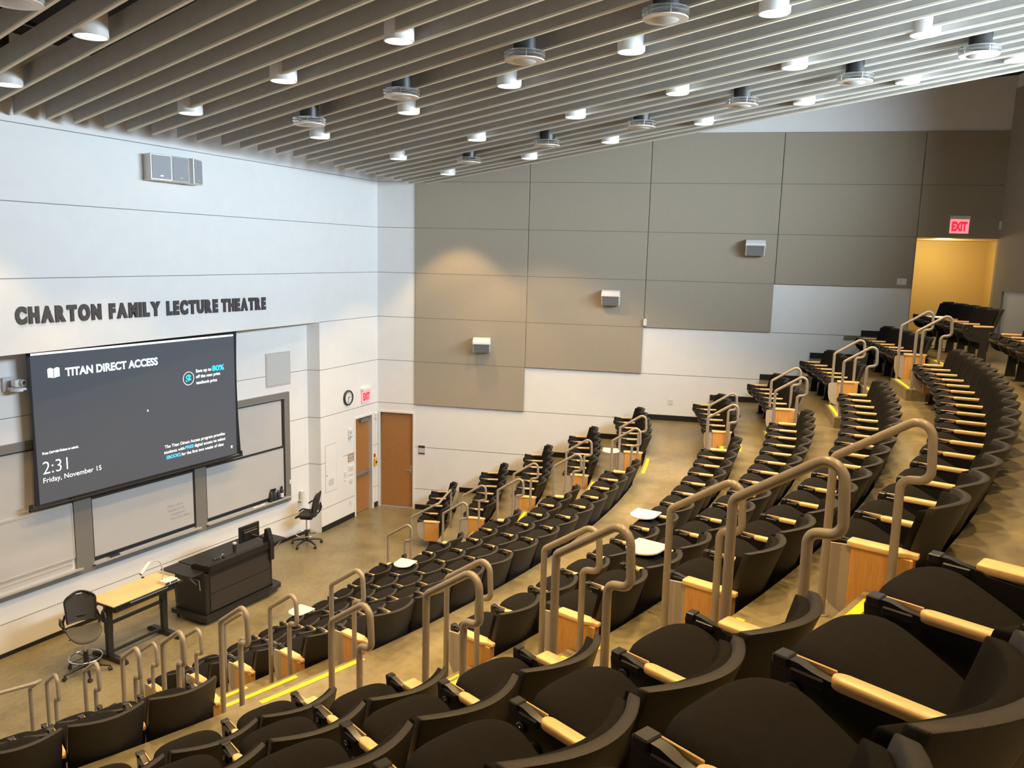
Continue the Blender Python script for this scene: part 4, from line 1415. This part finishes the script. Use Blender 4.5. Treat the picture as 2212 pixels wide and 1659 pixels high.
for sx, sy in ((-.80, -.38), (.90, -.36), (-.80, .32), (.90, .32)):
    mb = MB(); mb.lathe([(.037, -.016), (.037, .016)], 16, Matrix.Translation((sx, sy, .038)) @ Matrix.Rotation(PI/2, 4, 'Y')); mb.box(sx-.02, sx+.02, sy-.02, sy+.02, .045, .08)
    obj('caster', mb, MT['dark'], g, 40)
mb = MB(); mb.tube([(-.812, .2, .80), (-.83, -.28, .80), (-.83, -.30, .62)], .010, 8); obj('side_handle', mb, MT['alu'], g, 40)
GL = Matrix.Translation((-6.37, -.80, 0)) @ Matrix.Rotation(-4.2*D2R, 4, 'Z')
def lp(x, y, z): return GL @ Vector((x, y, z))
m_ = thing('monitor', 'black flat monitor seen from behind on the presenter desk', 'monitor', lp(.60, -.02, .955), -4.2*D2R)
mb = MB(); mb.box(-.25, .25, -.02, .02, .10, .41, None, bev=.006, seg=1); mb.box(-.17, .17, -.045, -.015, .14, .34, None, bev=.01, seg=1); obj('display_case', mb, MT['lect'], m_)
mb = MB(); mb.box(-.16, .16, -.049, -.043, .285, .30); obj('vent_slot', mb, MT['alu'], m_)
mb = MB(); mb.tube([(0, -.04, .22), (.05, -.10, .20), (.20, -.16, .12), (.22, -.16, .0)], .016, 8); mb.lathe([(.05, 0), (.05, .012)], 16, Matrix.Translation((.22, -.16, 0))); mb.tube([(0, -.03, .22), (.0, -.07, .22)], .035, 12)
obj('monitor_arm', mb, MT['metal'], m_, 40)
m_ = thing('cup', 'small grey tumbler beside the monitor on the presenter desk', 'cup', lp(.18, -.08, .955))
mb = MB(); mb.lathe([(.030, 0), (.034, .02), (.036, .17)], 18); obj('tumbler', mb, MT['dark'], m_, 50)
mb = MB(); mb.lathe([(.037, .165), (.037, .19), (.02, .20)], 18); obj('lid', mb, MT['lightgrey'], m_, 50)
m_ = thing('microphone', 'black gooseneck microphone lying on the presenter desk', 'microphone', lp(-.22, -.12, .955))
mb = MB(); mb.tube([(-.13, .02, .035), (-.03, .01, .04), (.02, 0, .02)], [.022, .026, .012], 10); obj('microphone_head', mb, MT['dark'], m_, 50)
mb = MB(); mb.tube(fillet([(.02, 0, .02), (.08, -.01, .10), (.14, 0, .02)], .03), .012, 8); mb.lathe([(.04, 0), (.04, .01), (.02, .015)], 14, Matrix.Translation((.14, 0, 0))); obj('chrome_neck', mb, MT['chrome'], m_, 50)
m_ = thing('keyboard', 'black keyboard and small controls on the presenter desk', 'keyboard', lp(.02, -.16, .955), -4.2*D2R)
mb = MB(); mb.box(-.16, .12, -.06, .07, 0, .02, None, bev=.004, seg=1); obj('keyboard_body', mb, MT['dark'], m_)
mb = MB()
for k in range(4):
    mb.box(-.15, .11, -.05+.03*k, -.03+.03*k, .02, .025)
obj('key_rows', mb, MT['channel'], m_)

# drafting chairs
def drafting_chair(label, loc, rz, seat_h, seatm):
    g = thing('drafting_chair', label, 'chair', loc, rz, 'mesh drafting chairs on the stage')
    for k in range(5):
        a = 2*PI*k/5+.3
        c, s = math.cos(a), math.sin(a)
        mb = MB(); mb.tube([(0, 0, .14), (.18*c, .18*s, .12), (.33*c, .33*s, .085)], [.030, .024, .016], 8); obj('base_arm', mb, MT['metal'], g, 50)
        mb = MB(); T_ = Matrix.Translation((.335*c, .335*s, .031)) @ Matrix.Rotation(a+.6, 4, 'Z') @ Matrix.Rotation(PI/2, 4, 'Y')
        mb.lathe([(.030, -.024), (.030, -.006), (.018, -.006), (.018, .006), (.030, .006), (.030, .024)], 16, T_); mb.tube([(.335*c, .335*s, .03), (.335*c, .335*s, .09)], .009, 6)
        obj('caster', mb, MT['dark'], g, 40)
    mb = MB(); mb.lathe([(.038, .10), (.038, .34), (.030, .36)], 16); obj('gas_column', mb, MT['metal'], g, 40)
    mb = MB(); mb.lathe([(.016, .35), (.016, seat_h-.06)], 14); obj('piston', mb, MT['steel'], g, 40)
    mb = MB()
    ring = [(.235*math.cos(2*PI*k/40), .235*math.sin(2*PI*k/40), .27) for k in range(40)]
    mb.tube(ring, .011, 8, closed=True)
    obj('foot_ring', mb, MT['chrome'], g, 60)
    mb = MB()
    for k in range(4):
        a = PI/2*k+.4; mb.tube([(.03*math.cos(a), .03*math.sin(a), .26), (.235*math.cos(a), .235*math.sin(a), .268)], .007, 6)
    obj('ring_spoke', mb, MT['metal'], g, 40)
    # seat: waterfall mesh pad; the sitter looks along +y
    def so(k, z):
        out = []
        for i in range(32):
            a = 2*PI*i/32; c, s = math.cos(a), math.sin(a); e = 2/2.8
            x, y = math.copysign(abs(c)**e, c)*.245*k, math.copysign(abs(s)**e, s)*.235*k
            out.append(Vector((x, y, seat_h+z-.07*max(0, (y-.05)/.18)**2+.05*(x/.245)**2)))
        return out
    mb = MB(); rings = [so(.80, -.05), so(.96, -.04), so(1.0, -.02), so(.97, 0), so(.85, .005), so(.4, -.005), so(.08, -.006)]
    vs = [v for r_ in rings for v in r_]; n = 32
    fs = [(j*n+i, j*n+(i+1) % n, (j+1)*n+(i+1) % n, (j+1)*n+i) for j in range(len(rings)-1) for i in range(n)]+[tuple(range(n))[::-1], tuple(range((len(rings)-1)*n, len(rings)*n))]
    mb.add(vs, fs); obj('seat', mb, seatm, g, 60)
    mb = MB(); mb.box(-.10, .10, -.14, .12, seat_h-.105, seat_h-.04, None, bev=.02); mb.tube([(.12, .02, seat_h-.07), (.22, .03, seat_h-.075)], .009, 6); obj('tilt_mechanism', mb, MT['metal'], g, 40)
    # back: mesh panel with a rim, leaning away, with a hand hole
    bz0, bz1 = seat_h+.10, seat_h+.54
    def bf(u, v):
        x = (u*2-1); h = bz0+(bz1-bz0)*v
        wv = .225*(1-.10*(1-v))*(1-max(0, (v-.72)/.28)**2.2*.42)
        return Vector((x*wv, -.235-.10*v+.055*x*x, h-.05*x*x*max(0, v-.5)))
    hole = lambda u, v: abs(u-.5) < .12 and .86 < v < .94
    mb = MB()
    nu, nv = 24, 28
    for j in range(nv):
        for i in range(nu):
            u, v = (i+.5)/nu, (j+.5)/nv
            if hole(u, v): continue
            q = [bf(i/nu, j/nv), bf((i+1)/nu, j/nv), bf((i+1)/nu, (j+1)/nv), bf(i/nu, (j+1)/nv)]
            mb.add(q+[p_+Vector((0, -.008, 0)) for p_ in q], [(0, 1, 2, 3), (4, 7, 6, 5)])
    obj('back_mesh', mb, MT['mesh'], g, 60)
    mb = MB()
    loop = [bf(i/14, 0) for i in range(15)]+[bf(1, j/16) for j in range(1, 17)]+[bf(1-i/14, 1) for i in range(1, 15)]+[bf(0, 1-j/16) for j in range(1, 16)]
    mb.tube(loop, .013, 8, closed=True)
    mb.tube([Vector((-.06, -.331, bz1-.055)), Vector((.06, -.331, bz1-.055))], .009, 8)
    obj('back_rim', mb, MT['metal'], g, 60)
    mb = MB()
    for sx in (-1, 1):
        mb.tube(fillet([(sx*.08, -.10, seat_h-.07), (sx*.24, -.20, seat_h-.03), (sx*.255, -.265, seat_h+.10), (sx*.215, -.25, seat_h+.22)], .06), .019, 8)
    mb.box(-.20, .20, -.265, -.245, seat_h+.10, seat_h+.19, None, bev=.008)
    obj('back_support', mb, MT['metal'], g, 50)
    for sx in (-1, 1):
        mb = MB(); mb.tube(fillet([(sx*.235, -.22, seat_h+.0), (sx*.30, -.21, seat_h+.10), (sx*.30, -.16, seat_h+.21)], .05), .016, 8)
        mb.tube(fillet([(sx*.30, -.18, seat_h+.20), (sx*.30, -.04, seat_h+.225), (sx*.30, .05, seat_h+.16)], .06), [.018]*len(fillet([(sx*.30, -.18, seat_h+.20), (sx*.30, -.04, seat_h+.225), (sx*.30, .05, seat_h+.16)], .06)), 8)
        obj('arm', mb, MT['metal'], g, 50)
    return g
drafting_chair('black mesh drafting chair with a grey seat at the left end of the maple table', (-9.27, -.72, 0), 150*D2R, .68, MT['meshseat'])
drafting_chair('black mesh drafting chair against the wall by the right whiteboard', (-3.20, -.20, 0), 18*D2R, .72, MT['mesh'])
# white cup standing on the ledge behind the second chair
g = wthing('paper_towel_roll', 'white roll standing behind the drafting chair by the right whiteboard', 'roll', F_REC @ Matrix.Translation((0, 0, .07)), -.30, .86)
mb = MB(); mb.lathe([(.018, .22), (.055, .22), (.055, 0), (.018, 0)], 20, ROTX, cap=True); obj('roll', mb, MT['offwhite'], g, 40)
mb = MB(); mb.box(-.07, .07, -.012, 0, -.07, .06); obj('roll_shelf', mb, MT['offwhite'], g)

for _o in bpy.data.objects:
    if _o.type == 'MESH' and 'kind' not in _o and _o.parent is None and 'label' not in _o:
        print('UNLABELLED', _o.name)
